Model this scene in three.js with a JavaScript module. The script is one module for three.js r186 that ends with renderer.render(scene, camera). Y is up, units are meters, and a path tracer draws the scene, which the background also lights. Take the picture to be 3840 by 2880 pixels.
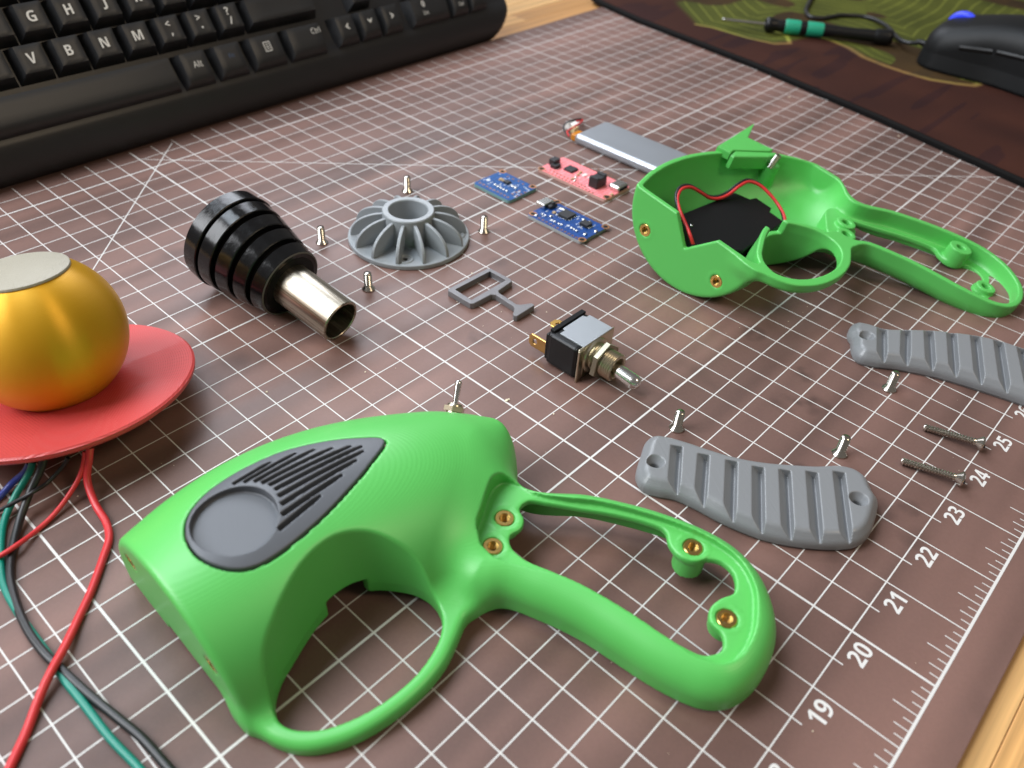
import * as THREE from 'three';
import { mergeGeometries, mergeVertices, toCreasedNormals } from 'three/addons/utils/BufferGeometryUtils.js';
import { RoundedBoxGeometry } from 'three/addons/geometries/RoundedBoxGeometry.js';
import { FontLoader } from 'three/addons/loaders/FontLoader.js';
import { RectAreaLightUniformsLib } from 'three/addons/lights/RectAreaLightUniformsLib.js';

// ---------------------------------------------------------------- camera, light, exposure
const scene = new THREE.Scene();
const camera = new THREE.PerspectiveCamera(49.655, 4 / 3, 0.01, 20);
const CAM = [-144.61, 214.6, 11.86];                                   // mm, mat axes: x along the ruler, -z into the mat
const RIGHT = [0.67722, 0.05596, 0.73365], DOWN = [-0.44944, -0.758, 0.47269], FWD = [0.58256, -0.64985, -0.48818];
camera.position.set(CAM[0] / 1000, CAM[1] / 1000, CAM[2] / 1000);
camera.up.set(-DOWN[0], -DOWN[1], -DOWN[2]);
camera.lookAt((CAM[0] + FWD[0] * 100) / 1000, (CAM[1] + FWD[1] * 100) / 1000, (CAM[2] + FWD[2] * 100) / 1000);
camera.focus = 0.315;
camera.userData.fStop = 12;

scene.background = new THREE.Color().setRGB(0.165, 0.155, 0.145);        // the dim, warm room all round
RectAreaLightUniformsLib.init();
const WINDOWS = [
  { at: [-0.06, 1.32, -0.78], to: [0.05, 0, -0.2], w: 0.5, h: 0.5, i: 11, c: [0.80, 0.90, 1.0], label: 'small bluish roof window above the desk, out of the frame' },
  { at: [-0.74, 0.92, -0.72], to: [0.05, 0, -0.16], w: 0.68, h: 0.85, i: 10.5, c: [0.93, 0.96, 1.0], label: 'tall bright window at the end of the desk by the gold ball, out of the frame' },
  { at: [0.66, 1.02, -1.32], to: [0.08, 0, -0.20], w: 1.0, h: 0.7, i: 6.6, c: [0.86, 0.91, 1.0], label: 'wide window beyond the keyboard, out of the frame' },
];
for (const w of WINDOWS) { const l = new THREE.RectAreaLight(new THREE.Color().setRGB(...w.c), w.i, w.w, w.h); l.position.set(...w.at); l.lookAt(...w.to); scene.add(l); }
const LAMP = { at: [0.42, 1.25, 0.85], to: [0.05, 0, -0.16], w: 0.4, h: 0.4 };
const lampLight = new THREE.RectAreaLight(new THREE.Color().setRGB(1.0, 0.80, 0.56), 9, LAMP.w, LAMP.h);
lampLight.position.set(...LAMP.at); lampLight.lookAt(...LAMP.to); scene.add(lampLight);
const renderer = new THREE.WebGLRenderer({ antialias: true });
renderer.toneMapping = THREE.LinearToneMapping;
renderer.toneMappingExposure = 1.0;
renderer.shadowMap.enabled = true;

// ---------------------------------------------------------------- helpers (all lengths in mm)
let seed = 7;
const rnd = () => { seed = (seed * 16807) % 2147483647; return seed / 2147483647; };
const V3 = (x, y, z) => new THREE.Vector3(x, y, z);
const PXF = 3112.5;                                                     // focal length in pixels of the 3840-wide photograph
function ray(px, py) { const a = (px - 1920) / PXF, b = (py - 1440) / PXF; return [0, 1, 2].map((k) => a * RIGHT[k] + b * DOWN[k] + FWD[k]); }
function gp(px, py, h = 0) { const d = ray(px, py), t = (h - CAM[1]) / d[1]; return [CAM[0] + t * d[0], h, CAM[2] + t * d[2]]; }
const S0 = 3840 / 2212;
const g2 = (x, y, h = 0) => gp(x * S0, y * S0, h);                      // from the 2212-wide view of the photograph
const crop = (x0, y0, k) => (cx, cy, h = 0) => gp(x0 + cx / k, y0 + cy / k, h);
const used = {};
function numbered(n) { const k = used[n] = (used[n] ?? -1) + 1; return k ? n + '_' + String(k).padStart(3, '0') : n; }
function shadowed(o) { o.castShadow = o.receiveShadow = true; return o; }
function mesh(name, geo, mat, parent) {                                 // geometry in mm -> one named mesh in metres
  if (!geo.userData.metres) { geo.scale(0.001, 0.001, 0.001); geo.userData.metres = true; }
  const m = shadowed(new THREE.Mesh(geo, mat)); m.name = parent ? name : numbered(name); (parent ?? scene).add(m); return m;
}
function thing(name, label, category, at = [0, 0, 0], group) {
  const o = new THREE.Group(); o.name = numbered(name); o.position.set(at[0] / 1000, at[1] / 1000, at[2] / 1000); scene.add(o);
  o.userData = { label, category }; if (group) o.userData.group = group; return o;
}
function tag(o, label, category, group) { o.userData = { label, category }; if (group) o.userData.group = group; return o; }
const put = (o, x, y, z) => { o.position.set(x / 1000, y / 1000, z / 1000); return o; };
const lin = (r, g, b) => new THREE.Color().setRGB(r, g, b);
const srgb = (r, g, b) => new THREE.Color().setRGB(r / 255, g / 255, b / 255, THREE.SRGBColorSpace);
const std = (color, roughness, metalness = 0, more = {}) => new THREE.MeshPhysicalMaterial({ color, roughness, metalness, ...more });
const merge = (list) => mergeGeometries(list.map((g) => { const q = g.index ? g.toNonIndexed() : g; for (const k of Object.keys(q.attributes)) if (!['position', 'normal', 'uv'].includes(k)) q.deleteAttribute(k); return q; }));
const box = (w, h, d, x = 0, y = 0, z = 0, r = 0.25) => new RoundedBoxGeometry(w, h, d, 2, Math.min(r, w / 2.1, h / 2.1, d / 2.1)).translate(x, y, z);
const cyl = (r0, r1, h, x = 0, y = 0, z = 0, n = 32, open = false) => new THREE.CylinderGeometry(r1, r0, h, n, 1, open).translate(x, y + h / 2, z);
const lathe = (pts, n = 64) => new THREE.LatheGeometry(pts.map(([r, y]) => new THREE.Vector2(r, y)), n);
const crease = (g, a = 0.6) => toCreasedNormals(g, a);
function tube(pts, r, n = 60, rs = 10) { return new THREE.TubeGeometry(new THREE.CatmullRomCurve3(pts.map((p) => V3(...p)), false, 'centripetal'), n, r, rs, false); }
function shapeOf(pts, holes = []) { const s = new THREE.Shape(pts.map(([x, y]) => new THREE.Vector2(x, y))); for (const h of holes) s.holes.push(new THREE.Path(h.map(([x, y]) => new THREE.Vector2(x, y)))); return s; }
// plate lying flat: outline in (x, z), from y0 up to y1
function plate(pts, y0, y1, holes = [], bevel = 0.2) {
  const g = new THREE.ExtrudeGeometry(shapeOf(pts.map(([x, z]) => [x, -z]), holes.map((h) => h.map(([x, z]) => [x, -z]))), { depth: y1 - y0 - 2 * bevel, bevelEnabled: bevel > 0, bevelThickness: bevel, bevelSize: bevel, bevelOffset: -bevel, bevelSegments: 2, curveSegments: 12 });
  g.rotateX(-Math.PI / 2); g.translate(0, y0 + bevel, 0); return g;
}
const circle = (cx, cz, r, n = 24) => Array.from({ length: n }, (_, i) => [cx + r * Math.cos(i / n * 2 * Math.PI), cz + r * Math.sin(i / n * 2 * Math.PI)]);
function smoothPoly(pts, n = 160, closed = true) { const c = new THREE.CatmullRomCurve3(pts.map(([x, z]) => V3(x, 0, z)), closed, 'centripetal'); return c.getSpacedPoints(n).slice(0, closed ? n : n + 1).map((p) => [p.x, p.z]); }
function sdPoly(x, z, P) {
  let d = 1e9, s = 1;
  for (let i = 0, j = P.length - 1; i < P.length; j = i++) {
    const ax = P[i][0], az = P[i][1], ex = P[j][0] - ax, ez = P[j][1] - az, wx = x - ax, wz = z - az;
    const t = Math.max(0, Math.min(1, (wx * ex + wz * ez) / (ex * ex + ez * ez + 1e-12))), bx = wx - ex * t, bz = wz - ez * t;
    d = Math.min(d, bx * bx + bz * bz);
    const c1 = z >= az, c2 = z < P[j][1], c3 = ex * wz > ez * wx;
    if ((c1 && c2 && c3) || (!c1 && !c2 && !c3)) s = -s;
  }
  return s * Math.sqrt(d);
}
const smin = (a, b, k) => { const h = Math.max(k - Math.abs(a - b), 0) / k; return Math.min(a, b) - h * h * k * 0.25; };
const smax = (a, b, k) => -smin(-a, -b, k);
const lerpTab = (T, x) => { if (x <= T[0][0]) return T[0][1]; for (let i = 1; i < T.length; i++) if (x <= T[i][0]) { const t = (x - T[i - 1][0]) / (T[i][0] - T[i - 1][0]); return T[i - 1][1] + t * (T[i][1] - T[i - 1][1]); } return T[T.length - 1][1]; };
const tabCurve = (T, n = 80) => { const c = new THREE.SplineCurve(T.map(([x, y]) => new THREE.Vector2(x, y))).getPoints(n); return c.map((p) => [p.x, p.y]); };
// implicit solid -> mesh (surface nets, vertices pulled onto the surface, normals from the field)
function nets(column, lo, hi, c) {
  const nx = Math.ceil((hi[0] - lo[0]) / c) + 1, ny = Math.ceil((hi[1] - lo[1]) / c) + 1, nz = Math.ceil((hi[2] - lo[2]) / c) + 1;
  const F = new Float32Array(nx * ny * nz), at = (i, j, k) => (k * ny + j) * nx + i;
  for (let k = 0; k < nz; k++) for (let i = 0; i < nx; i++) { const f = column(lo[0] + i * c, lo[2] + k * c); for (let j = 0; j < ny; j++) F[at(i, j, k)] = f(lo[1] + j * c); }
  const tri = (x, y, z) => {
    const i = Math.max(0, Math.min(nx - 2, Math.floor(x))), j = Math.max(0, Math.min(ny - 2, Math.floor(y))), k = Math.max(0, Math.min(nz - 2, Math.floor(z)));
    const u = x - i, v = y - j, w = z - k, a = at(i, j, k), X = 1, Y = nx, Z = nx * ny;
    const l = (p, q, t) => p + (q - p) * t;
    return l(l(l(F[a], F[a + X], u), l(F[a + Y], F[a + X + Y], u), v), l(l(F[a + Z], F[a + X + Z], u), l(F[a + Y + Z], F[a + X + Y + Z], u), v), w);
  };
  const id = new Int32Array(nx * ny * nz).fill(-1), pos = [], E = [[0, 1], [2, 3], [4, 5], [6, 7], [0, 2], [1, 3], [4, 6], [5, 7], [0, 4], [1, 5], [2, 6], [3, 7]], g = new Float32Array(8);
  for (let k = 0; k < nz - 1; k++) for (let j = 0; j < ny - 1; j++) for (let i = 0; i < nx - 1; i++) {
    let m = 0;
    for (let q = 0; q < 8; q++) { g[q] = F[at(i + (q & 1), j + (q >> 1 & 1), k + (q >> 2))]; if (g[q] < 0) m |= 1 << q; }
    if (m === 0 || m === 255) continue;
    let x = 0, y = 0, z = 0, n = 0;
    for (const [a, b] of E) { if ((m >> a & 1) === (m >> b & 1)) continue; const t = g[a] / (g[a] - g[b]); x += (a & 1) + t * ((b & 1) - (a & 1)); y += (a >> 1 & 1) + t * ((b >> 1 & 1) - (a >> 1 & 1)); z += (a >> 2) + t * ((b >> 2) - (a >> 2)); n++; }
    id[at(i, j, k)] = pos.length / 3; pos.push(i + x / n, j + y / n, k + z / n);
  }
  const ix = [];
  const quad = (a, b, c2, d, flip) => { if (a < 0 || b < 0 || c2 < 0 || d < 0) return; if (flip) ix.push(a, c2, b, a, d, c2); else ix.push(a, b, c2, a, c2, d); };
  for (let k = 1; k < nz - 1; k++) for (let j = 1; j < ny - 1; j++) for (let i = 1; i < nx - 1; i++) {
    const f = F[at(i, j, k)] < 0;
    if (f !== F[at(i + 1, j, k)] < 0) quad(id[at(i, j - 1, k - 1)], id[at(i, j, k - 1)], id[at(i, j, k)], id[at(i, j - 1, k)], !f);
    if (f !== F[at(i, j + 1, k)] < 0) quad(id[at(i - 1, j, k - 1)], id[at(i - 1, j, k)], id[at(i, j, k)], id[at(i, j, k - 1)], !f);
    if (f !== F[at(i, j, k + 1)] < 0) quad(id[at(i - 1, j - 1, k)], id[at(i, j - 1, k)], id[at(i, j, k)], id[at(i - 1, j, k)], !f);
  }
  const P = new Float32Array(pos.length), N = new Float32Array(pos.length), UV = new Float32Array(pos.length / 3 * 2), e = 0.45;
  for (let v = 0; v < pos.length; v += 3) {
    let [x, y, z] = [pos[v], pos[v + 1], pos[v + 2]], gx, gy, gz;
    for (let it = 0; it < 4; it++) {
      gx = (tri(x + e, y, z) - tri(x - e, y, z)) / (2 * e); gy = (tri(x, y + e, z) - tri(x, y - e, z)) / (2 * e); gz = (tri(x, y, z + e) - tri(x, y, z - e)) / (2 * e);
      if (it === 3) break;
      const q = gx * gx + gy * gy + gz * gz + 1e-9, s = Math.max(-0.35, Math.min(0.35, tri(x, y, z) / Math.sqrt(q))) / Math.sqrt(q) * 0.8; x -= s * gx; y -= s * gy; z -= s * gz;
    }
    const q = Math.hypot(gx, gy, gz) + 1e-9;
    P[v] = lo[0] + x * c; P[v + 1] = lo[1] + y * c; P[v + 2] = lo[2] + z * c; N[v] = gx / q; N[v + 1] = gy / q; N[v + 2] = gz / q;
    UV[v / 3 * 2] = P[v] * 0.02 + P[v + 2] * 0.013; UV[v / 3 * 2 + 1] = P[v + 1] / 12.8;
  }
  const G = new THREE.BufferGeometry();
  G.setAttribute('position', new THREE.BufferAttribute(P, 3)); G.setAttribute('normal', new THREE.BufferAttribute(N, 3)); G.setAttribute('uv', new THREE.BufferAttribute(UV, 2)); G.setIndex(ix);
  return G;
}
// value noise and textures
const H2 = (i, j, s) => { let h = (i * 374761393 + j * 668265263 + s * 982451653) | 0; h = Math.imul(h ^ (h >>> 13), 1274126177); return ((h ^ (h >>> 16)) >>> 0) / 4294967296; };
function vnoise(x, y, s, px = 1e9, py = 1e9) {
  const i = Math.floor(x), j = Math.floor(y), u = x - i, v = y - j, a = u * u * (3 - 2 * u), b = v * v * (3 - 2 * v), w = (n, p) => ((n % p) + p) % p;
  const g = (p, q) => H2(w(p, px), w(q, py), s);
  return (g(i, j) * (1 - a) + g(i + 1, j) * a) * (1 - b) + (g(i, j + 1) * (1 - a) + g(i + 1, j + 1) * a) * b;
}
function tex(w, h, fn, color = true, repeat = true) {
  const d = new Uint8Array(w * h * 4);
  for (let y = 0; y < h; y++) for (let x = 0; x < w; x++) { const c = fn(x / w, y / h, x, y); const o = (y * w + x) * 4; for (let k = 0; k < 3; k++) d[o + k] = Math.max(0, Math.min(255, Math.round(255 * (c.length ? c[k] : c)))); d[o + 3] = 255; }
  const t = new THREE.DataTexture(d, w, h); t.magFilter = THREE.LinearFilter; t.minFilter = THREE.LinearMipmapLinearFilter; t.generateMipmaps = true;
  if (repeat) t.wrapS = t.wrapT = THREE.RepeatWrapping; if (color) t.colorSpace = THREE.SRGBColorSpace; t.needsUpdate = true; return t;
}
const font = await new FontLoader().loadAsync('fonts/droid/droid_sans_bold.typeface.json');
const fontR = await new FontLoader().loadAsync('fonts/droid/droid_sans_regular.typeface.json');
// flat lettering lying in x (advance) / -z (up), centred on (x, z)
function letters(text, size, x, z, y, f = font, turn = 0) {
  const g = new THREE.ShapeGeometry(f.generateShapes(text, size), 6); g.computeBoundingBox(); const b = g.boundingBox;
  g.translate(-(b.min.x + b.max.x) / 2, -(b.min.y + b.max.y) / 2, 0); g.rotateX(-Math.PI / 2); if (turn) g.rotateY(turn); g.translate(x, y, z); return g;
}
function quadFlat(x0, z0, x1, z1, w, y) {                               // a painted line from (x0,z0) to (x1,z1)
  const L = Math.hypot(x1 - x0, z1 - z0), g = new THREE.PlaneGeometry(L, w); g.rotateX(-Math.PI / 2); g.rotateY(-Math.atan2(z1 - z0, x1 - x0)); g.translate((x0 + x1) / 2, y, (z0 + z1) / 2); return g;
}
function uvPlan(g, s) { const p = g.attributes.position, uv = new Float32Array(p.count * 2); for (let i = 0; i < p.count; i++) { uv[2 * i] = p.getX(i) * s; uv[2 * i + 1] = p.getZ(i) * s; } g.setAttribute('uv', new THREE.BufferAttribute(uv, 2)); return g; }

// ---------------------------------------------------------------- materials
const layerBump = tex(8, 256, (u, v, x, y) => 0.5 + 0.5 * Math.sin(v * 2 * Math.PI * 32) * (0.7 + 0.3 * H2(0, y >> 3, 3)), false);
const grainBump = tex(256, 256, (u, v, x, y) => 0.5 + 0.3 * (H2(x, y, 5) - 0.5) + 0.5 * (vnoise(u * 64, v * 64, 6, 64, 64) - 0.5), false);
const green = std(srgb(88, 188, 88), 0.42, 0, { bumpMap: layerBump, bumpScale: 0.00002, clearcoat: 0.3, clearcoatRoughness: 0.38 });
const greyPlastic = std(srgb(126, 128, 130), 0.34, 0, { bumpMap: grainBump, bumpScale: 0.00006 });
const darkGrey = std(srgb(88, 91, 96), 0.42, 0, { bumpMap: grainBump, bumpScale: 0.00002 });
const brass = std(srgb(226, 190, 112), 0.24, 1);
const steel = std(srgb(204, 198, 188), 0.2, 1);
const chrome = std(srgb(226, 224, 220), 0.2, 1);
const nickel = std(srgb(200, 192, 170), 0.3, 1);
const blackPlastic = std(lin(0.006, 0.006, 0.0065), 0.38, 0, { specularIntensity: 0.7 });
const blackMatte = std(lin(0.005, 0.005, 0.0055), 0.55, 0, { specularIntensity: 0.4 });
const hole = std(lin(0.006, 0.006, 0.006), 0.9);
const white = std(lin(0.78, 0.77, 0.74), 0.6);
const redWire = std(srgb(200, 42, 42), 0.42);
const blackWire = std(lin(0.014, 0.014, 0.015), 0.4);

// ---------------------------------------------------------------- the setting: desk, cutting mat
const woodTex = tex(1024, 256, (u, v, x, y) => {
  const g = vnoise(u * 6, v * 90, 11, 6, 90), f = vnoise(u * 24, v * 256, 12, 24, 256), b = vnoise(u * 3, v * 12, 13, 3, 12), k = vnoise(u * 10, v * 40, 14, 10, 40);
  const t = 0.55 * g + 0.25 * f + 0.3 * b - (k > 0.78 ? (k - 0.78) * 1.1 : 0), s = 0.72 + 0.34 * t;
  return [0.86 * s + 0.05, 0.69 * s + 0.04, 0.485 * s + 0.01];
});
const woods = [0, 1, 2, 3].map((i) => std(lin(...[[1, 0.96, 0.9], [0.84, 0.76, 0.66], [1.0, 0.9, 0.78], [0.70, 0.58, 0.46]][i]), 0.42, 0, { map: woodTex, bumpMap: grainBump, bumpScale: 0.00005 }));
const desk = new THREE.Group(); desk.name = 'desk'; desk.userData = { kind: 'structure', label: 'pale laminated bamboo desk top under the mat' }; scene.add(desk);
mesh('base_board', new THREE.BoxGeometry(2400, 22, 1500).translate(200, -16.2, -420), woods[1], desk);
{
  const lens = [210, 260, 300, 340], geos = lens.map((L) => [0, 1].map((v) => { const g = new RoundedBoxGeometry(L - 0.3, 2.4, 18.4, 1, 0.35); const p = g.attributes.position, uv = g.attributes.uv; for (let i = 0; i < p.count; i++) uv.setXY(i, p.getX(i) / 420 + v * 0.37 + L * 0.01, p.getZ(i) / 110 + p.getY(i) / 110 + v * 0.5 + L * 0.003); g.userData.metres = false; return g.scale(0.001, 0.001, 0.001); }));
  geos.flat().forEach((g) => { g.userData.metres = true; });
  const row = (z, x0, x1) => { let x = x0 - rnd() * 200; while (x < x1) { const k = Math.floor(rnd() * 4), L = lens[k]; put(mesh('plank', geos[k][rnd() < 0.5 ? 0 : 1], woods[[0, 0, 2, 1, 0, 2, 3][Math.floor(rnd() * 7)]], desk), x + L / 2, -4.0 + rnd() * 0.08, z); x += L; } };
  for (let z = 37; z < 110; z += 18.6) row(z, -60, 330);
  for (let z = -428; z > -640; z -= 18.6) row(z, -60, 760);
}

const STAINS = [[100, -8, 5], [92, -14, 6], [62, -22, 8], [118, -66, 7], [126, -58, 8], [140, -70, 6], [88, -44, 5], [40, -60, 6], [150, -100, 7], [60, -180, 6]];
const matTex = tex(1024, 1024, (u, v, x, y) => {                        // translucent brown vinyl, the strips of the desk showing through as bands along x
  const band = vnoise(u * 4, v * 46, 21, 4, 46), band2 = vnoise(u * 9, v * 110, 22, 9, 110), cloud = vnoise(u * 7, v * 7, 23, 7, 7), fine = H2(x, y, 24), st = vnoise(u * 26, v * 26, 25, 26, 26), st2 = vnoise(u * 60, v * 60, 26, 60, 60);
  let s = 0.80 + 0.22 * (band - 0.5) + 0.10 * (band2 - 0.5) + 0.14 * (cloud - 0.5) + 0.03 * (fine - 0.5);
  for (const [sx, sz, sr] of STAINS) { const q = Math.hypot(u * 560 - sx, v * 560 - (sz + 560)) / sr; if (q < 1) s -= 0.16 * (1 - q * q) * Math.max(0, 0.25 + 1.5 * (vnoise(u * 160, v * 160, 30, 160, 160) - 0.25)); }
  if (st > 0.84) s -= (st - 0.84) * 1.1 * st2;
  return [0.548 * s, 0.418 * s, 0.380 * s];
});
const matRough = tex(512, 512, (u, v, x, y) => 0.44 + 0.10 * (vnoise(u * 30, v * 30, 27, 30, 30) - 0.5) + 0.10 * (vnoise(u * 5, v * 80, 28, 5, 80) - 0.5) + 0.04 * H2(x, y, 29), false);
const matMat = std(lin(1, 1, 1), 1.0, 0, { map: matTex, roughnessMap: matRough, bumpMap: grainBump, bumpScale: 0.00003, specularIntensity: 0.7 });
const mat = thing('cutting_mat', 'brown vinyl cutting mat printed with a white half inch grid and numbers', 'cutting mat');
const MX0 = -320, MX1 = 640, MZ0 = -435, MZ1 = 39.2;
mesh('sheet', uvPlan(plate([[MX0, MZ0], [MX1, MZ0], [MX1, MZ1], [MX0, MZ1]], -2.8, 0, [], 0.3), 1 / 560), matMat, mat);
const ink = std(lin(0.66, 0.645, 0.62), 0.5);
{
  const C = 12.7, Y = 0.06, one = [], two = [], diag = [], ticks = [];
  for (let i = -24; i <= 48; i++) { const thick = ((i - 3) % 12 + 12) % 12 === 0, odd = (i & 1) !== 0; one.push(quadFlat(i * C, odd ? 26 : 3.2, i * C, MZ0 + 4, thick ? 0.8 : 0.45, Y)); }
  for (let j = 0; j <= 33; j++) two.push(quadFlat(MX0 + 12, -j * C, MX1 - 8, -j * C, ((j - 8) % 12 + 12) % 12 === 0 ? 0.8 : 0.45, Y + 0.03));
  diag.push(quadFlat(62, -427, -110, -255, 0.5, Y + 0.06), quadFlat(40, -418, 470, -12, 0.5, Y + 0.06));
  ticks.push(quadFlat(MX0 + 12, 26, MX1 - 8, 26, 0.9, Y + 0.03));
  for (let q = -90; q < 190; q++) { const m = ((q % 8) + 8) % 8; if (m === 4) continue; const L = m === 0 ? 7.6 : m === 2 || m === 6 ? 4.6 : 3.2; ticks.push(quadFlat(q * 3.175, 26, q * 3.175, 26 - L, 0.36, Y)); }
  mesh('grid_lines_across', merge(one), ink, mat); mesh('grid_lines_along', merge(two), ink, mat); mesh('diagonal_lines', merge(diag), ink, mat); mesh('ruler_marks', merge(ticks), ink, mat);
  for (let n = 10; n <= 30; n++) mesh('number', letters(String(n), 5.5, (n - 19) * 25.4 + 6.9, 5.3, Y), ink, mat);
}

// ---------------------------------------------------------------- the two halves of the green prop
const POSE_F = { at: [-104, 1.9, -136], e: [2.4, -2, 2.7] }, POSE_B = { at: [154.4, 34.4, -141.1], e: [10.5, -1.4, -3.6] };
for (const p of [POSE_F, POSE_B]) { p.q = new THREE.Quaternion().setFromEuler(new THREE.Euler(...p.e.map((a) => a * Math.PI / 180), 'YXZ')); p.inv = p.q.clone().invert(); }
function on(pose, px, py, y = 0) {                                      // a pixel of the photograph -> (x, y, z) on the plane y of a half shell
  const n = V3(0, 1, 0).applyQuaternion(pose.q), o = V3(...CAM), d = V3(...ray(px, py)), c = V3(...pose.at).addScaledVector(n, y);
  const t = c.sub(o).dot(n) / d.dot(n); return o.addScaledVector(d, t).sub(V3(...pose.at)).applyQuaternion(pose.inv);
}
const TOP = tabCurve([[-6, -32], [0, -34], [8, -36.2], [18, -38.5], [32, -40], [46, -39.5], [58, -37.5], [70, -34], [85, -27.5], [101, -18.5], [111, -9.5], [118.5, 0.5], [130, 12]]);
const BOT = tabCurve([[-6, 34], [0, 34.5], [20, 37], [40, 38.5], [60, 40], [80, 39], [95, 34], [110, 24], [121, 13], [130, 14]]);
const HEI = tabCurve([[-6, 33.6], [0, 34], [20, 34.8], [40, 34.2], [60, 32], [80, 28], [100, 21.5], [110, 17], [119, 13], [130, 11]]);
const HANDLE = smoothPoly([[106, 8], [102.6, 17], [102.8, 25.4], [107.8, 35.4], [118, 46.5], [125, 57.5], [131, 69], [135.5, 81], [137.2, 92], [135.3, 101.5], [130, 110], [122, 116.8], [112, 120.4], [103, 120.8], [96, 118.6], [91, 113.6], [88, 106.5], [85.8, 98], [84.2, 88], [82, 76], [78, 64], [73.8, 55], [69, 51], [66, 46], [70, 34], [82, 20], [98, 6]], 180);
const GUARD = smoothPoly([[0.5, 28], [0.3, 34], [1.2, 40], [3.4, 45.6], [7, 50.4], [12.5, 54.2], [19, 56.9], [28, 58.6], [38, 58.9], [48, 57.2], [55.5, 54], [61.5, 51.2], [67, 50.4], [72, 44], [60, 34], [40, 30], [20, 22], [8, 20]], 150);
const HOLE = smoothPoly([[6.2, 38.5], [8.2, 34], [12.5, 30], [18, 27.2], [25, 24], [31, 21.8], [37, 20.6], [43, 20.8], [49, 23.4], [54.2, 28.8], [57.6, 34.5], [58.5, 40], [57, 45.4], [52.6, 50], [46, 53], [38, 54.6], [28, 54.2], [19, 52], [12.2, 48.7], [7.8, 44.4], [6.2, 41]], 140);
const RECESS = smoothPoly([[79, 37], [81, 34.4], [85, 32], [96, 25.8], [100.5, 26], [103, 29.5], [104.6, 36.6], [109.1, 44.1], [116.6, 53.7], [122.8, 64.3], [128.1, 75.4], [131.4, 87.5], [131.2, 96.5], [127, 104], [120.5, 109], [113.8, 112.4], [105.1, 113.8], [99.4, 111.6], [96, 106], [94.2, 97], [92.8, 86], [90.4, 74], [86.8, 63], [81.6, 54], [77.2, 45.5]], 170);
const WINDOW_CUT = smoothPoly([[88.2, 42], [92, 42.6], [95.6, 40.6], [97.2, 37], [101.5, 36.6], [106, 42.1], [111.7, 50.2], [117.4, 58.1], [123, 68], [124.6, 73.4], [121.4, 77.6], [120.2, 82.4], [121.8, 86.4], [125.5, 88.6], [128, 92.4], [127.2, 97.3], [122, 101], [117.6, 99.4], [112.8, 99], [108.8, 101.6], [108, 106.4], [104.2, 109], [99.2, 106.6], [97.2, 101.7], [95.6, 92.4], [94, 80.6], [91.4, 68.6], [88.2, 59.4], [85.2, 51], [85.4, 45]], 180);
const PLATE = [...smoothPoly([[74.6, -0.6], [68.2, -6.4], [58.6, -12], [48.3, -16], [40.4, -17.1], [32.3, -17.2], [23.5, -15.6], [16.4, -11.4], [12.6, -6], [11.2, 0.5], [12.4, 6.2], [16.1, 11.2], [20.7, 13.6], [27.7, 14.2], [40.4, 12.8], [51.5, 10.2], [63.9, 5.8]], 120)];
const BOSSES = [[91.3, 36.2, 4.9, 5], [81.4, 41.2, 4.8, 5], [126, 83.2, 4.9, 0.6], [113.2, 104.4, 4.7, 5]];
const len2 = (a, b) => Math.hypot(Math.max(a, 0), Math.max(b, 0)) + Math.min(Math.max(a, b), 0);
function bodyField(x, z) {                                              // the rounded barrel body alone
  const t = lerpTab(TOP, x), b = lerpTab(BOT, x), H = lerpTab(HEI, x), zc = (t + b) / 2, w = Math.max((b - t) / 2, 2);
  return (y) => { const a = (z - zc) / w, q = y / H, k0 = Math.hypot(a, q), k1 = Math.hypot(a / w, q / H) + 1e-6; return k0 * (k0 - 1) / k1; };
}
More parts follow.
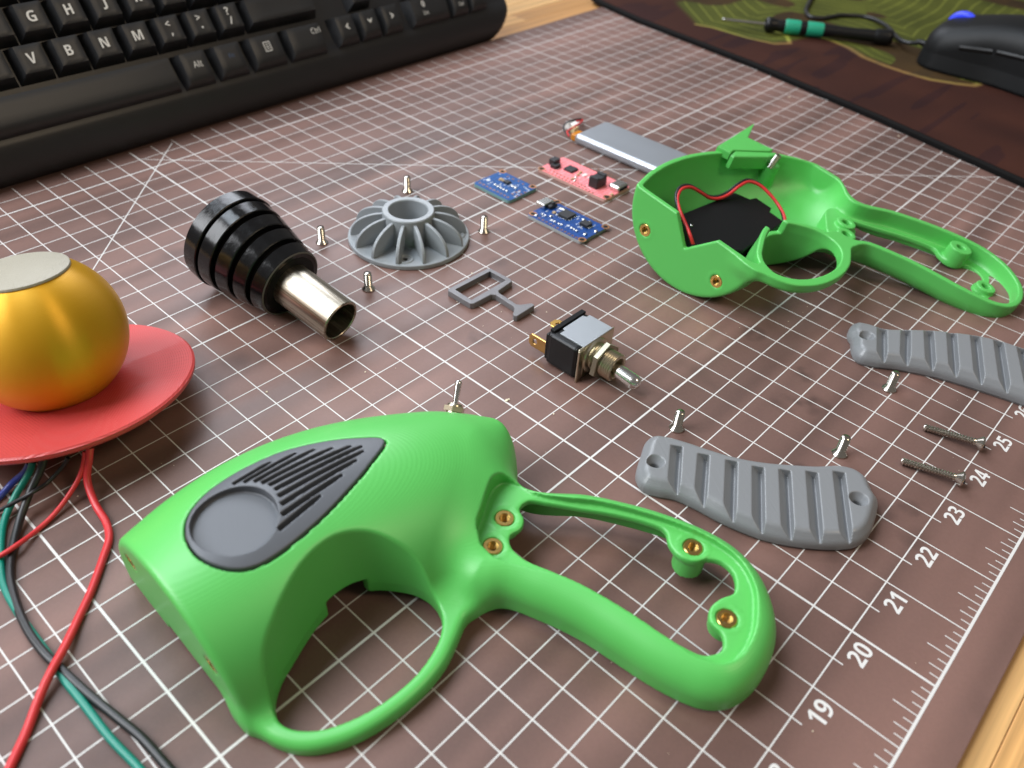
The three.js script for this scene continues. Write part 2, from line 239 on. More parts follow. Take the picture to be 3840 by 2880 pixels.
function shellColumn(front) {
  const WALL = 2.8, FLOOR = 10.8;
  return (x, z) => {
    const far = x < -3 || x > 142 || z < -45 || z > 126, B = bodyField(x, z);
    const dHa = sdPoly(x, z, HANDLE), dG = sdPoly(x, z, GUARD), dHo = sdPoly(x, z, HOLE), dR = sdPoly(x, z, RECESS), dW = sdPoly(x, z, WINDOW_CUT), dP = front ? sdPoly(x, z, PLATE) : 9;
    const cap = Math.max(-x, x - 118), cold = Math.max(dHa, dG);
    const hH = 14.6 - 1.2 * Math.max(0, Math.min(1, (z - 60) / 60)), boss = BOSSES.map(([bx, bz, r, y0]) => [Math.hypot(x - bx, z - bz), !front && y0 < 2 ? 5.6 : r, y0]);
    return (y) => {
      if (far) return 5;
      const ya = Math.max(y, 0);
      let fb = smax(B(ya), cap, 2.2);
      const fh = len2(9 + dHa, ya - (hH - 9)) - 9;
      const fg = len2(2.6 + dG, ya - 2.9) - 2.6;
      let f0 = smin(fb, fh, 10);
      const hc = -(dHo - 0.10 * Math.max(0, y - 5));
      const rc = -Math.max(dR, FLOOR - y);
      f0 = smax(smax(f0, hc, 0.7), rc, 0.35);
      let f = smin(smin(fb, fh, 10), fg, 6);
      f = smax(smax(f, hc, 0.8), rc, 0.35);
      if (front) f = Math.max(f, -Math.max(dP - 0.45, -7 - B(ya)));
      let s = Math.max(f, -(f0 + WALL));
      // muzzle lip of one half, notch in the other
      let low = -y;
      if (front && x < 2.4 && z < -8) low = -y - 3.3;
      s = Math.max(s, low);
      s = smax(s, -dW, 0.8);
      for (const [d, r, y0] of boss) { s = smin(s, Math.max(d - r, (front ? y0 : y0 < 2 ? 1.2 : 5.4) - y, y - FLOOR), 0.6); s = Math.max(s, -(d - 2.2)); if (front) s = Math.max(s, -Math.max(d - 3.15, FLOOR - 5 - y), -Math.max(d - 4.3, FLOOR - y)); }
      s = Math.max(s, -Math.max(Math.abs(x - 41.5) - 6.5, Math.abs(z - 22) - 8, y - 6.5));          // trigger slot
      if (!front) {
        if (x < 4) { const a = z < 0.4 ? (z + 10) / 10.4 : (13 - z) / 12.6; s = Math.max(s, 0.72 * (13 * a - y)); }
        s = smin(s, Math.max(Math.hypot(x - 97, z + 14.5) - 4.6, 3 - y, f + 0.5), 1.2);               // post for the grub screw
        for (const iz of [-21, 21]) s = smin(s, Math.max(Math.hypot(y - 17, z - iz) - 4.4, x - 8, -x + 0.2), 0.8);
      }
      for (const iz of [-21, 21]) s = Math.max(s, -Math.max(Math.hypot(y - 17, z - iz) - 2.9, x - 6));
      return s;
    };
  };
}
const CELL = 0.72;
function insertGeo(len = 5) { const p = [[1.75, 0], [1.75, -len], [3.05, -len], [3.05, -0.25], [2.8, 0], [1.75, 0]]; const g = [crease(lathe(p, 28))]; for (let k = 0; k < 7; k++) g.push(new THREE.TorusGeometry(1.78, 0.16, 6, 24).rotateX(Math.PI / 2).translate(0, -0.5 - k * 0.6, 0)); return merge(g); }
const insert = insertGeo();
const front = thing('prop_shell_half', 'bright green half shell lying face up with a dark grey vented plate set in it', 'prop shell', POSE_F.at, 'green shell halves');
front.quaternion.copy(POSE_F.q);
mesh('shell', nets(shellColumn(true), [-4, -4.4, -46], [143, 38, 127], CELL), green, front);
for (const [x, z] of BOSSES) put(mesh('threaded_insert', insert, brass, front), x, 10.75, z);
for (const z of [-21, 21]) { const m = mesh('threaded_insert', insert, brass, front); put(m, 0.15, 17, z); m.rotation.z = Math.PI / 2; }
{ // grey vent plate with its round pocket and ten slots
  const slots = [[31.2, 46.5, 9.0, 6.9], [34.4, 55.6, 5.9, 4.5], [36.2, 62.4, 3.0, 2.2], [37.2, 66.4, 0.2, 0.3], [37.8, 67.4, -2.4, -1.8], [37.6, 64.9, -4.9, -3.9], [36.6, 60.2, -7.1, -6.6], [35.4, 56, -9.1, -9.6], [33.3, 51, -11.1, -11.9], [30.8, 43.6, -12.9, -13.6]];
  const col = (x, z) => {
    const d = sdPoly(x, z, PLATE), B = bodyField(x, z), c = Math.hypot(x - 24.4, z + 1.4) - 11.5;
    let sl = 9; for (const [xa, xb, za, zb] of slots) { const t = Math.max(0, Math.min(1, (x - xa) / (xb - xa))); sl = Math.min(sl, Math.max(Math.abs(z - za - (zb - za) * t) - 0.72 * (t > 0.8 ? 1 - (t - 0.8) * 2.2 : 1), xa - x, x - xb)); }
    return (y) => { const b = B(y); let s = smax(d, b - 0.4, 0.3); s = Math.max(s, -6.7 - b); s = smax(s, -Math.max(c, 31.7 - 0.02 * (x - 24) - y), 0.15); return Math.max(s, -Math.max(sl, -5.8 - b)); };
  };
  mesh('vent_plate', nets(col, [9, 17, -20], [77, 37, 17], 0.4), darkGrey, front).userData.label = 'dark grey leaf shaped plate with a round pocket and slots';
}
const back = thing('prop_shell_half', 'bright green half shell lying open with a black module and wires inside', 'prop shell', POSE_B.at, 'green shell halves');
back.quaternion.copy(POSE_B.q);
{
  const g = nets(shellColumn(false), [-4, -3, -46], [143, 38, 127], CELL); g.scale(1, -1, 1);
  const ix = g.index.array; for (let i = 0; i < ix.length; i += 3) { const t = ix[i + 1]; ix[i + 1] = ix[i + 2]; ix[i + 2] = t; }
  const n = g.attributes.normal; for (let i = 0; i < n.count; i++) n.setY(i, n.getY(i)), 0;
  mesh('shell', g, green, back);
  for (const z of [-21, 21]) { const m = mesh('threaded_insert', insert, brass, back); put(m, -0.05, -17, z); m.rotation.z = Math.PI / 2; }
}

// ---- what sits in the open half: sight fin, grub screw, black module and its wire pair
const cA = (cx, cy) => [2340 + cx / 2.37, 430 + cy / 2.37], cD = (cx, cy) => [2300 + cx / 1.4364, 430 + cy / 1.4364];
{
  const P = (p, y) => { const v = on(POSE_B, ...p, y); return [v.x, v.z]; };
  const finTop = [cD(562, 168), cD(762, 45), cD(727, 122), cD(862, 186), cD(845, 196), cD(650, 190), cD(632, 205)].map((p) => P(p, 2.2));
  mesh('sight_fin', plate(finTop, -2.2, 2.2, [], 0.5), green, back);
  const rail = [cD(634, 214), cD(660, 192), cD(876, 202), cD(886, 216), cD(842, 228), cD(652, 226)].map((p) => P(p, 1.6));
  mesh('sight_base', plate(rail, -6, 1.6, [], 0.9), green, back);
  const threads = []; for (let k = 0; k <= 22; k++) threads.push([k % 2 ? 1.5 : 1.75, k * 0.33]);
  const gs = mesh('grub_screw', crease(lathe([[0, 0], [1.4, 0], ...threads.map(([r, y]) => [r, y + 0.1]), [1.2, 7.6], [0.8, 7.6], [0.8, 6.4], [0, 6.4]], 24), 0.9), steel, back);
  const g0 = on(POSE_B, ...cD(850, 268), -1.5); put(gs, g0.x, -3.2, g0.z); gs.rotation.set(0.12, 0, -0.22);
}
const SPK = -11;                                                       // top of the black module, below the rim
const inBack = (p, y) => { const v = on(POSE_B, ...p, y); return v.applyQuaternion(POSE_B.q).add(V3(...POSE_B.at)).toArray(); };
{
  const m = thing('speaker_module', 'flat black plastic module lying inside the open green half', 'module', POSE_B.at);
  m.quaternion.copy(POSE_B.q);
  const q = [cA(520, 880), cA(985, 690), cA(1120, 748), cA(1175, 735), cA(1312, 828), cA(1300, 862), cA(1420, 948), cA(1060, 1210), cA(560, 1190)].map((p) => { const v = on(POSE_B, ...p, SPK); return [Math.max(v.x, 3.4), v.z]; });
  mesh('case', plate(q, SPK - 8, SPK, [], 0.6), blackMatte, m);
  const v = on(POSE_B, ...cA(597, 990), SPK); mesh('pin', new THREE.SphereGeometry(0.7, 12, 8).translate(v.x, SPK + 0.1, v.z), chrome, m);
  const path = [[585, 1070, -8.5], [540, 960, -6.5], [490, 840, -4], [470, 740, -3], [510, 655, -3], [590, 640, -4], [670, 680, -6], [760, 735, -9], [840, 738, -9.6], [930, 700, -8.5], [1020, 630, -6], [1110, 590, -5], [1200, 620, -5.5], [1290, 700, -7], [1370, 800, -9], [1420, 900, -10.5], [1428, 960, -12]];
  for (const [dx, dy, mat2, nm, lb] of [[5, 7, redWire, 'module_wire', 'red wire looping over the black module in the green half'], [-9, -11, blackWire, 'module_wire', 'black wire paired with the red one over the module']]) {
    const pts = path.map(([x, y, h]) => inBack(cA(x + dx, y + dy), h)); pts.unshift(...[[7, -19, 3.5 + dx * 0.12], [6.2, -15, 3 + dx * 0.12]].map((q) => V3(...q).applyQuaternion(POSE_B.q).add(V3(...POSE_B.at)).toArray()));
    tag(mesh(nm, tube(pts, 0.8, 140, 10), mat2), lb, 'wire', 'wires of the black module');
  }
}

// ---- small toggle switch in the top of the closed half
{
  const c = g2(981, 885, 11), t = thing('small_toggle_switch', 'small metal toggle switch poking out behind the vented green half', 'toggle switch', c);
  const dir = V3(0.60, 0.66, -0.36).normalize(); t.quaternion.setFromUnitVectors(V3(0, 1, 0), dir);
  const hex = new THREE.CylinderGeometry(4, 4, 1.8, 6).translate(0, 0.2, 0);
  mesh('nut', crease(hex, 0.3), nickel, t); mesh('bushing', crease(lathe([[2.9, -6], [2.9, 1.6], [2.5, 2.2], [1.4, 2.2], [1.2, 1.4]], 28)), nickel, t);
  const lv = mesh('lever', lathe([[0.95, -1], [1.0, 2], [1.35, 9.4], [1.2, 10.3], [0.7, 10.8], [0, 10.9]], 24), chrome, t); lv.rotation.set(0.0, 0, 0.05);
  mesh('body', box(8, 8, 12, 0, -10, 0, 0.6), blackPlastic, t);
}

// ---- gold ball on its red saucer, and the wires under it
{
  const n = V3(0.042, 0.984, -0.174).normalize();
  const saucer = thing('saucer_disc', 'translucent red printed saucer under the gold ball', 'saucer', [-80.2, 10.0, -252.2]);
  saucer.quaternion.setFromUnitVectors(V3(0, 1, 0), n);
  const facets = tex(512, 512, (u, v, x, y) => { const a = Math.atan2(v - 0.5, u - 0.5), r = Math.hypot(u - 0.5, v - 0.5), k = Math.floor((a + Math.PI) / (2 * Math.PI) * 9 + 0.3), d = k * 1.17, s = Math.sin((u * Math.cos(d) + v * Math.sin(d)) * 620); return 0.5 + 0.22 * s + 0.12 * (H2(x, y, 41) - 0.5) + 0.1 * Math.sin(r * 700); }, false);
  const redMat = std(srgb(206, 74, 72), 0.36, 0, { bumpMap: facets, bumpScale: 0.00016, transmission: 0.12, thickness: 0 });
  const dg = lathe([[0, -1.4], [20, -1.5], [44.6, -0.9], [45.5, 0.1], [45.6, 1.4], [44.9, 2.0], [43.2, 1.9], [30, 1.2], [17, 0.6], [0, 0.6]], 120); uvPlan(dg, 1 / 92); { const uv = dg.attributes.uv; for (let i = 0; i < uv.count; i++) uv.setXY(i, uv.getX(i) + 0.5, uv.getY(i) + 0.5); }
  mesh('disc', crease(dg, 0.5), redMat, saucer);
  mesh('socket', lathe([[0, -9], [9, -9], [10, -8.4], [10.5, -1.4]], 48), redMat, saucer);
  const ball = thing('gold_ball', 'shiny gold printed ball with a frosted flat top, standing on the red saucer', 'ball', V3(-80.2, 10.0, -252.2).addScaledVector(n, 0.6).toArray());
  ball.quaternion.copy(saucer.quaternion);
  const prof = []; for (let k = 0; k <= 40; k++) { const a = -Math.asin(22.0 / 27.4) + k / 40 * (Math.asin(22.6 / 27.4) + Math.asin(22.0 / 27.4)); prof.push([27.4 * Math.cos(a), 22.0 + 27.4 * Math.sin(a)]); }
  const goldBump = tex(64, 512, (u, v, x, y) => 0.5 + 0.4 * Math.sin(v * Math.PI * 2 * 96) + 0.3 * (H2(0, y, 43) - 0.5), false);
  const gold = std(srgb(214, 158, 22), 0.38, 0.4, { bumpMap: goldBump, bumpScale: 0.00004, anisotropy: 0.85, anisotropyRotation: Math.PI / 2 });
  mesh('sphere', lathe([[15.6, -0.4], [15.9, 0], ...prof], 128), gold, ball);
  const frost = std(srgb(160, 154, 138), 0.42, 0, { bumpMap: grainBump, bumpScale: 0.0002 });
  mesh('flat_top', crease(uvPlan(lathe([[15.4, 44.4], [15.9, 44.7], [15.7, 45.4], [14.8, 45.7], [0, 45.7]], 96), 1 / 20), 0.5), frost, ball);
}
{
  const W = (pts) => pts.map(([x, y, h]) => { const p = gp(0 + x / 1.3486, 1650 + y / 1.3486, h); return p; });
  const teal = std(srgb(0, 128, 110), 0.4), blue = std(srgb(44, 62, 150), 0.4), red2 = std(srgb(206, 50, 54), 0.4);
  const list = [
    ['thick red silicone wire running over the black one from under the red saucer', red2, 1.22, [[455, 40, 15], [450, 95, 12], [441, 200, 6], [480, 320, 2], [538, 420, 1.0], [551, 500, 1.0], [521, 600, 1.0], [455, 780, 1.0], [398, 900, 1.2], [325, 1050, 2.6], [262, 1165, 3.4], [196, 1310, 2], [132, 1480, 1.0], [62, 1630, 1.0], [20, 1720, 1.0]]],
    ['thick black silicone wire curling past the teal one on the mat', blackWire, 1.26, [[225, 90, 14], [205, 150, 11], [150, 270, 6], [102, 400, 2.5], [62, 560, 1.05], [51, 680, 1.05], [77, 810, 1.05], [140, 960, 1.3], [230, 1085, 1.6], [300, 1150, 1.3], [430, 1270, 1.05], [600, 1410, 1.05], [720, 1510, 1.05], [840, 1645, 1.05], [900, 1715, 1.05]]],
    ['teal green silicone wire running beside the thick black one', teal, 1.12, [[165, 110, 12], [150, 160, 9], [80, 280, 4], [25, 400, 1.5], [4, 560, 0.95], [16, 720, 0.95], [90, 870, 0.95], [170, 985, 0.95], [240, 1080, 0.95], [310, 1190, 0.95], [420, 1330, 0.95], [560, 1510, 0.95], [690, 1645, 0.95], [745, 1710, 0.95]]],
    ['blue wire leaving the red saucer toward the desk edge', blue, 1.1, [[150, 120, 11], [125, 160, 8], [60, 220, 3], [0, 285, 0.95], [-90, 370, 0.95]]],
    ['thin black wire crossing the teal and thick black ones', blackWire, 0.7, [[345, 90, 13], [320, 130, 10], [240, 215, 6.8], [160, 268, 7.6], [60, 322, 4.2], [0, 355, 2], [-90, 390, 0.6]]],
    ['thin red wire bending out from under the red saucer', red2, 0.8, [[430, 60, 14], [424, 110, 11], [400, 190, 7], [340, 290, 3], [260, 390, 1.2], [170, 470, 1.2], [80, 535, 3], [10, 580, 3], [-80, 620, 0.7]]],
  ];
  for (const [lb, m, r, pts] of list) tag(mesh('lead_wire', tube(W(pts), r, 140, 12), m), lb, 'wire', 'wires under the red saucer');
}

// ---- black stepped sleeve with its steel tube
{
  const A = [17.23, 9.45, -217.31], n = V3(0.1134, -0.2018, 0.9728).normalize();
  const t = thing('barrel_sleeve', 'black ringed sleeve tapering to a bare steel tube, lying on its side', 'sleeve', A);
  t.quaternion.setFromUnitVectors(V3(0, 1, 0), n);
  const slope = Math.tan(11.64 * Math.PI / 180), rAt = (s) => 9.4 - s * slope + 0.05;
  const scuff = tex(256, 256, (u, v, x, y) => 0.5 + 0.5 * (vnoise(u * 90, v * 20, 51, 90, 20) - 0.5) + 0.4 * (H2(x, y, 52) - 0.5), false);
  const glossBlack = std(lin(0.0045, 0.0045, 0.005), 0.17, 0, { bumpMap: scuff, bumpScale: 0.00006, specularIntensity: 0.8 });
  const edge = std(lin(0.10, 0.09, 0.08), 0.6);
  const rings = [[-29, -35.2], [-37.4, -43.6], [-45.8, -52.2], [-54.4, -61.2], [-61.9, -69.6]], bulge = [0, 0.3, 0.5, 0.2, -0.5, -2.0];
  rings.forEach(([a, b], k) => { const r0 = rAt(a) + (k === 4 ? -0.3 : 0), r1 = rAt(b) - [0.1, 0.1, 0.15, 0.9, 2.4][k]; mesh('ring', crease(lathe([[r0 - 3, a], [r0 - 0.35, a], [r0, a - 0.4], [r1, b + 0.5], [r1 - 0.5, b], [r1 - 4, b]], 96), 0.5), glossBlack, t); });
  mesh('core', crease(lathe([[9.3, -28.9], [rAt(-29) - 2.6, -28.9], [rAt(-29) - 2.6, -29.5], [rAt(-69) - 3.6, -69], [0, -69]], 96), 0.5), blackMatte, t);
  mesh('worn_rim', crease(lathe([[rAt(-29) - 0.75, -28.96], [rAt(-29) - 0.35, -28.98], [rAt(-29) - 0.05, -29.25]], 96)), edge, t);
  const brushed = tex(512, 64, (u, v, x, y) => { const k = H2(x, 0, 53), l = vnoise(u * 40, v * 2, 54, 40, 2), q = 0.45 * (k - 0.5) * l - (vnoise(u * 26, v * 3, 57, 26, 3) > 0.74 ? 0.2 * vnoise(u * 180, v * 3, 58, 180, 3) : 0); return [0.80 + q, 0.77 + q, 0.72 + q]; });
  const brRough = tex(512, 64, (u, v, x, y) => 0.22 + 0.2 * vnoise(u * 60, v * 3, 55, 60, 3) + 0.08 * H2(x, 0, 56), false);
  mesh('steel_tube', crease(lathe([[9.2, -40], [9.4, -39], [9.4, -0.4], [9.15, 0], [8.35, 0], [8.15, -0.3], [8.15, -39], [0, -39]], 96), 0.5), std(lin(0.72, 0.70, 0.66), 1, 1, { map: brushed, roughnessMap: brRough }), t);
}

// ---- grey finned ring
{
  const c = [92.3, 0, -259.8], t = thing('finned_ring', 'grey printed ring with fourteen curved fins round a collar', 'ring', c);
  const holes = [0, 1, 2, 3].map((k) => { const a = (38 + 90 * k + 8) * Math.PI / 180; return circle(23.6 * Math.cos(a), 23.6 * Math.sin(a), 1.75, 16); });
  const fm = std(srgb(146, 151, 154), 0.36, 0, { bumpMap: grainBump, bumpScale: 0.00006 });
  mesh('base', plate(circle(0, 0, 29.6, 96), 0, 2.4, holes, 0.5), fm, t);
  for (const h of holes) { const [mx, mz] = h.reduce(([a, b], [x, z]) => [a + x / 16, b + z / 16], [0, 0]); mesh('boss', crease(lathe([[1.75, 1.6], [3.0, 3.0], [3.6, 3.0], [4.2, 2.3]], 28)).translate(mx, 0, mz), fm, t); }
  mesh('collar', crease(lathe([[9.4, 0.4], [9.4, 15.3], [9.8, 15.8], [12.2, 15.8], [12.6, 15.3], [13.1, 2.3]], 72), 0.5), fm, t);
  const prof = [[11.6, 2]]; for (let k = 0; k <= 14; k++) { const a = k / 14 * Math.PI / 2; prof.push([11.8 + 16.6 * Math.sin(a), 2 + 12 * Math.cos(a) ** 0.85]); }
  const fin = new THREE.ExtrudeGeometry(shapeOf(prof), { depth: 1.0, bevelEnabled: true, bevelThickness: 0.35, bevelSize: 0.35, bevelOffset: -0.35, bevelSegments: 2 }); fin.translate(0, 0, -0.5);
  const f0 = crop(1200, 700, 2.765)(800, 805, 2.4), a0 = Math.atan2(f0[2] - c[2], f0[0] - c[0]);
  const fg = fin;
  for (let k = 0; k < 14; k++) { const m = mesh('fin', fg, fm, t); m.rotation.y = -(a0 + k * 2 * Math.PI / 14); }
}

// ---- grey trigger blank cut from plate
{
  const o = [85, 0, -194], L = (pts) => pts.map(([x, z]) => [x - o[0], z - o[2]]);
  const out = L([[72.6, -211.6], [97.6, -211.2], [98.8, -210.4], [99.2, -198], [98.4, -196.2], [88.4, -195.2], [87.3, -194.2], [86.4, -182.6], [87.4, -181.2], [91.9, -178.6], [92.1, -177.2], [91.5, -176.5], [79.9, -176.3], [79.3, -177.4], [80, -178.8], [83.3, -180.8], [84.2, -182.2], [84.9, -193.6], [83.6, -195.3], [73.0, -195.7], [71.7, -196.8], [71.6, -210.6]]);
  const inn = L([[74.1, -209.4], [97.0, -209.2], [97.1, -198.4], [73.7, -198.0]]);
  const g = plate(out, 0, 3, [inn], 0.3); g.translate(0, 0, 0);
  const t = thing('trigger_blank', 'flat grey trigger piece with an open rectangle and a foot', 'trigger', o);
  mesh('blade', g, std(srgb(120, 118, 120), 0.42, 0.25, { bumpMap: grainBump, bumpScale: 0.00003 }), t);
}

// ---- large toggle switch
{
  const o = [78.4, 0, -133], t = thing('large_toggle_switch', 'large black and nickel toggle switch lying on its side with brass terminals', 'toggle switch', o);
  const cs = mesh('case', merge([box(22, 14.6, 15.6, 0, 8, -8.4, 1.2), box(21, 12.6, 1.6, 0, 8, -16.6, 0.6), box(4.6, 14.9, 14.6, -9.0, 8, -8.2, 1.6)]), blackPlastic, t);
  mesh('insulator', box(20, 1.2, 2.4, 1, 15.7, -15.4, 0.3), blackMatte, t);
  const sheet = std(srgb(168, 172, 176), 0.5, 0.85, { bumpMap: grainBump, bumpScale: 0.00003 });
  mesh('top_cover', plate([[-8.4, 0.3], [10.2, 0.3], [10.2, -11.6], [8.2, -11.9], [7.6, -13.4], [-5, -13.3], [-5.4, -12], [-8.4, -12]], 15.4, 16.2, [], 0.15), sheet, t);
  const fp = mesh('front_plate', merge([box(22.4, 16, 0.9, 0, 8.05, 0.1, 0.4), box(3.2, 15.6, 0.9, -10.2, 7.9, 0.5, 0.45), box(0.5, 14.4, 1.4, -8.2, 8, 0.2, 0.2)]), nickel, t);
  const ax = [-0.7, 8.15];
  const zc = (geo, z) => geo.rotateX(Math.PI / 2).translate(ax[0], ax[1], z);      // lathe axis along +z
  mesh('flange', zc(crease(lathe([[0, 0.4], [8.0, 0.4], [7.7, 1.4], [6.9, 1.9], [5, 2]], 48), 0.6), 0), nickel, t);
  const th = []; for (let k = 0; k <= 18; k++) th.push([k % 2 ? 5.45 : 5.95, 1.8 + k * 0.55]);
  mesh('bushing', zc(crease(lathe([...th, [5.8, 11.9], [5.5, 12.2], [4.4, 12.2], [3.9, 11.6], [3.7, 4], [0, 4]], 48), 1.0), 0), nickel, t);
  const hexS = shapeOf([0, 1, 2, 3, 4, 5].map((k) => [8.3 * Math.cos(k * Math.PI / 3 + 0.38), 8.3 * Math.sin(k * Math.PI / 3 + 0.38)]), [circle(0, 0, 5.6)]);
  mesh('hex_nut', new THREE.ExtrudeGeometry(hexS, { depth: 1.9, bevelEnabled: true, bevelSize: 0.25, bevelThickness: 0.25, bevelOffset: -0.25, bevelSegments: 2 }).translate(ax[0], ax[1], 4.6), std(srgb(150, 146, 128), 0.35, 1), t);
  const lev = mesh('lever', lathe([[2.0, -4], [2.1, 0], [2.7, 1.6], [2.85, 2.6], [3.15, 9.2], [2.95, 10.7], [2.35, 11.9], [1.4, 12.6], [0, 12.9]], 40), chrome, t);
  put(lev, ax[0], ax[1] - 0.6, 10.6); lev.quaternion.setFromUnitVectors(V3(0, 1, 0), V3(0.05, -0.16, 0.98).normalize());
  const lug = (w, l) => { const g = new THREE.ExtrudeGeometry(shapeOf([[-w / 2, 0], [w / 2, 0], [w / 2, l - 1.4], [w / 2 - 1.4, l], [-w / 2 + 1.4, l], [-w / 2, l - 1.4]], [circle(0, l - 3.3, 1.15, 18)]), { depth: 0.5, bevelEnabled: true, bevelSize: 0.15, bevelThickness: 0.15, bevelOffset: -0.15, bevelSegments: 1 }); g.translate(0, 0, -0.25); return g; };
  const la = mesh('terminal', lug(6.2, 10), std(srgb(190, 150, 92), 0.28, 1), t); put(la, -9.4, 6.2, -16.6); la.quaternion.setFromRotationMatrix(new THREE.Matrix4().makeBasis(V3(0, 1, 0), V3(0, 0, -1), V3(-1, 0, 0)));
  const lb = mesh('terminal', lug(5.6, 9), std(srgb(196, 156, 84), 0.28, 1), t); put(lb, 3.2, 9.0, -16.2); lb.rotation.set(-Math.PI / 2, 0, 0);
}

// ---- screws
const thread = (y0, y1, r, p) => { const a = []; for (let y = y0, k = 0; y <= y1; y += p / 2, k++) a.push([k % 2 ? r : r - 0.5, y]); return a; };
{
  const head = crease(lathe([[0, 0], [2.6, 0], [2.95, 0.25], [2.95, 0.5], [1.35, 2.4]], 40), 0.5);
  const shank = crease(lathe([[1.5, 2.2], ...thread(2.4, 7.9, 1.9, 1.05), [1.75, 8.2], [1.5, 8.6], [0, 8.6]], 28), 1.1);
  const spots = [[123.9, -296.3, 'short countersunk screw standing on its head behind the finned ring'], [58.2, -284.4, 'short countersunk screw standing between the black sleeve and the finned ring'], [124.3, -239.4, 'short countersunk screw standing between the finned ring and the blue boards'], [49.1, -238.9, 'short countersunk screw standing beside the steel tube'], [158.2, -40.1, 'short countersunk screw standing against the grip panel that the photo cuts off'], [74.3, -88.5, 'short countersunk screw standing near the narrow end of the whole grip panel'], [107.4, -37.6, 'short countersunk screw standing by the wide end of the whole grip panel']];
  let first;
  spots.forEach(([x, z, label], i) => {
    const t = first ? first.clone() : thing('short_screw', label, 'screw', [x, 0, z], 'short screws standing on their heads');
    if (first) { t.name = numbered('short_screw'); t.userData = { label, category: 'screw', group: 'short screws standing on their heads' }; scene.add(t); put(t, x, 0, z); }
    else { mesh('head', head, steel, t); mesh('shank', shank, steel, t); first = t; }
    t.rotation.y = i * 1.1;
  });
  const lhead = crease(lathe([[1.3, -2.0], [2.95, 0], [2.95, 0.3], [2.6, 0.75], [1.6, 1.05], [0, 1.15]], 40), 0.5), lsh = crease(lathe([[0, -20.6], [1.0, -20.5], ...thread(-20.2, -2.2, 1.6, 1.0), [1.3, -1.9]], 28), 1.1), slot = box(5.4, 0.5, 0.8, 0, 1.0, 0, 0.1);
  [[[144.3, -19.3], [149.0, -0.5], 'long screw lying on the mat by the printed number 25'], [[119.6, -17.9], [124.4, 0.8], 'long screw lying on the mat beside number 24, nearer the desk edge']].forEach(([a, b, label]) => {
    const t = thing('long_screw', label, 'screw', [b[0], 3.0, b[1]], 'long screws lying on the mat');
    t.quaternion.setFromUnitVectors(V3(0, 1, 0), V3(b[0] - a[0], 1.5, b[1] - a[1]).normalize());
    mesh('head', lhead, steel, t); mesh('shank', lsh, steel, t); mesh('slot', slot, hole, t);
  });
}

// ---- grey grip panels
const FLIP = -1;
function gripPanel(label, near, far, grooves, holes, extra = []) {
  const pts = [...near.map(([x, y]) => g2(x, y, 0.4)), ...far.map(([x, y]) => g2(x, y, 4.6)), ...extra.map(([x, z]) => [x, 0, z])].map((p) => [p[0], p[2]]);
  const P = smoothPoly(pts, 150), c = [P.reduce((s, p) => s + p[0], 0) / P.length, P.reduce((s, p) => s + p[1], 0) / P.length];
  const L = P.map(([x, z]) => [x - c[0], z - c[1]]), G = grooves.map((q) => q.map(([x, y]) => { const p = g2(x, y, 5.5); return [p[0] - c[0], p[2] - c[1]]; })), Hs = holes.map(([x, y]) => { const p = g2(x, y, 6.5); return [p[0] - c[0], p[2] - c[1]]; });
  const xs = L.map((p) => p[0]), zs = L.map((p) => p[1]);
  const col = (x, z) => {
    const d = sdPoly(x, z, L); let gr = [9, 0];
    for (const [[ax, az], [bx, bz]] of G) { const ex = bx - ax, ez = bz - az, l = Math.hypot(ex, ez), t = ((x - ax) * ex + (z - az) * ez) / l, s = ((x - ax) * -ez + (z - az) * ex) / l; const q = len2(Math.abs(s) - 2.2, Math.max(-t, t - l - 6)); if (q < gr[0]) gr = [q, Math.max(0, Math.min(1, (s * FLIP + 2.2) / 4.0))]; }
    const hd = Math.min(...Hs.map(([hx, hz]) => Math.hypot(x - hx, z - hz)));
    return (y) => {
      let f = Math.max(smax(smax(d, y - 7.2, 0.8), (d + (y - 7.2) * 0.9 + 3.0) * 0.72, 1.0), -y, y < 1.1 ? d + 0.5 : -9);
      f = Math.max(f, -Math.max(gr[0], 7.2 - 3.5 * gr[1] - y));
      f = Math.max(f, -(hd - 1.75)); f = Math.max(f, -(hd - 1.7 - Math.max(0, y - 4.0) * 0.5));
      return f;
    };
  };
  const t = thing('grip_panel', label, 'grip panel', [c[0], 0, c[1]], 'grey grip panels');
  mesh('panel', nets(col, [Math.min(...xs) - 1.5, -1, Math.min(...zs) - 1.5], [Math.max(...xs) + 1.5, 8.6, Math.max(...zs) + 1.5], 0.42), greyPlastic, t);
  return t;
}
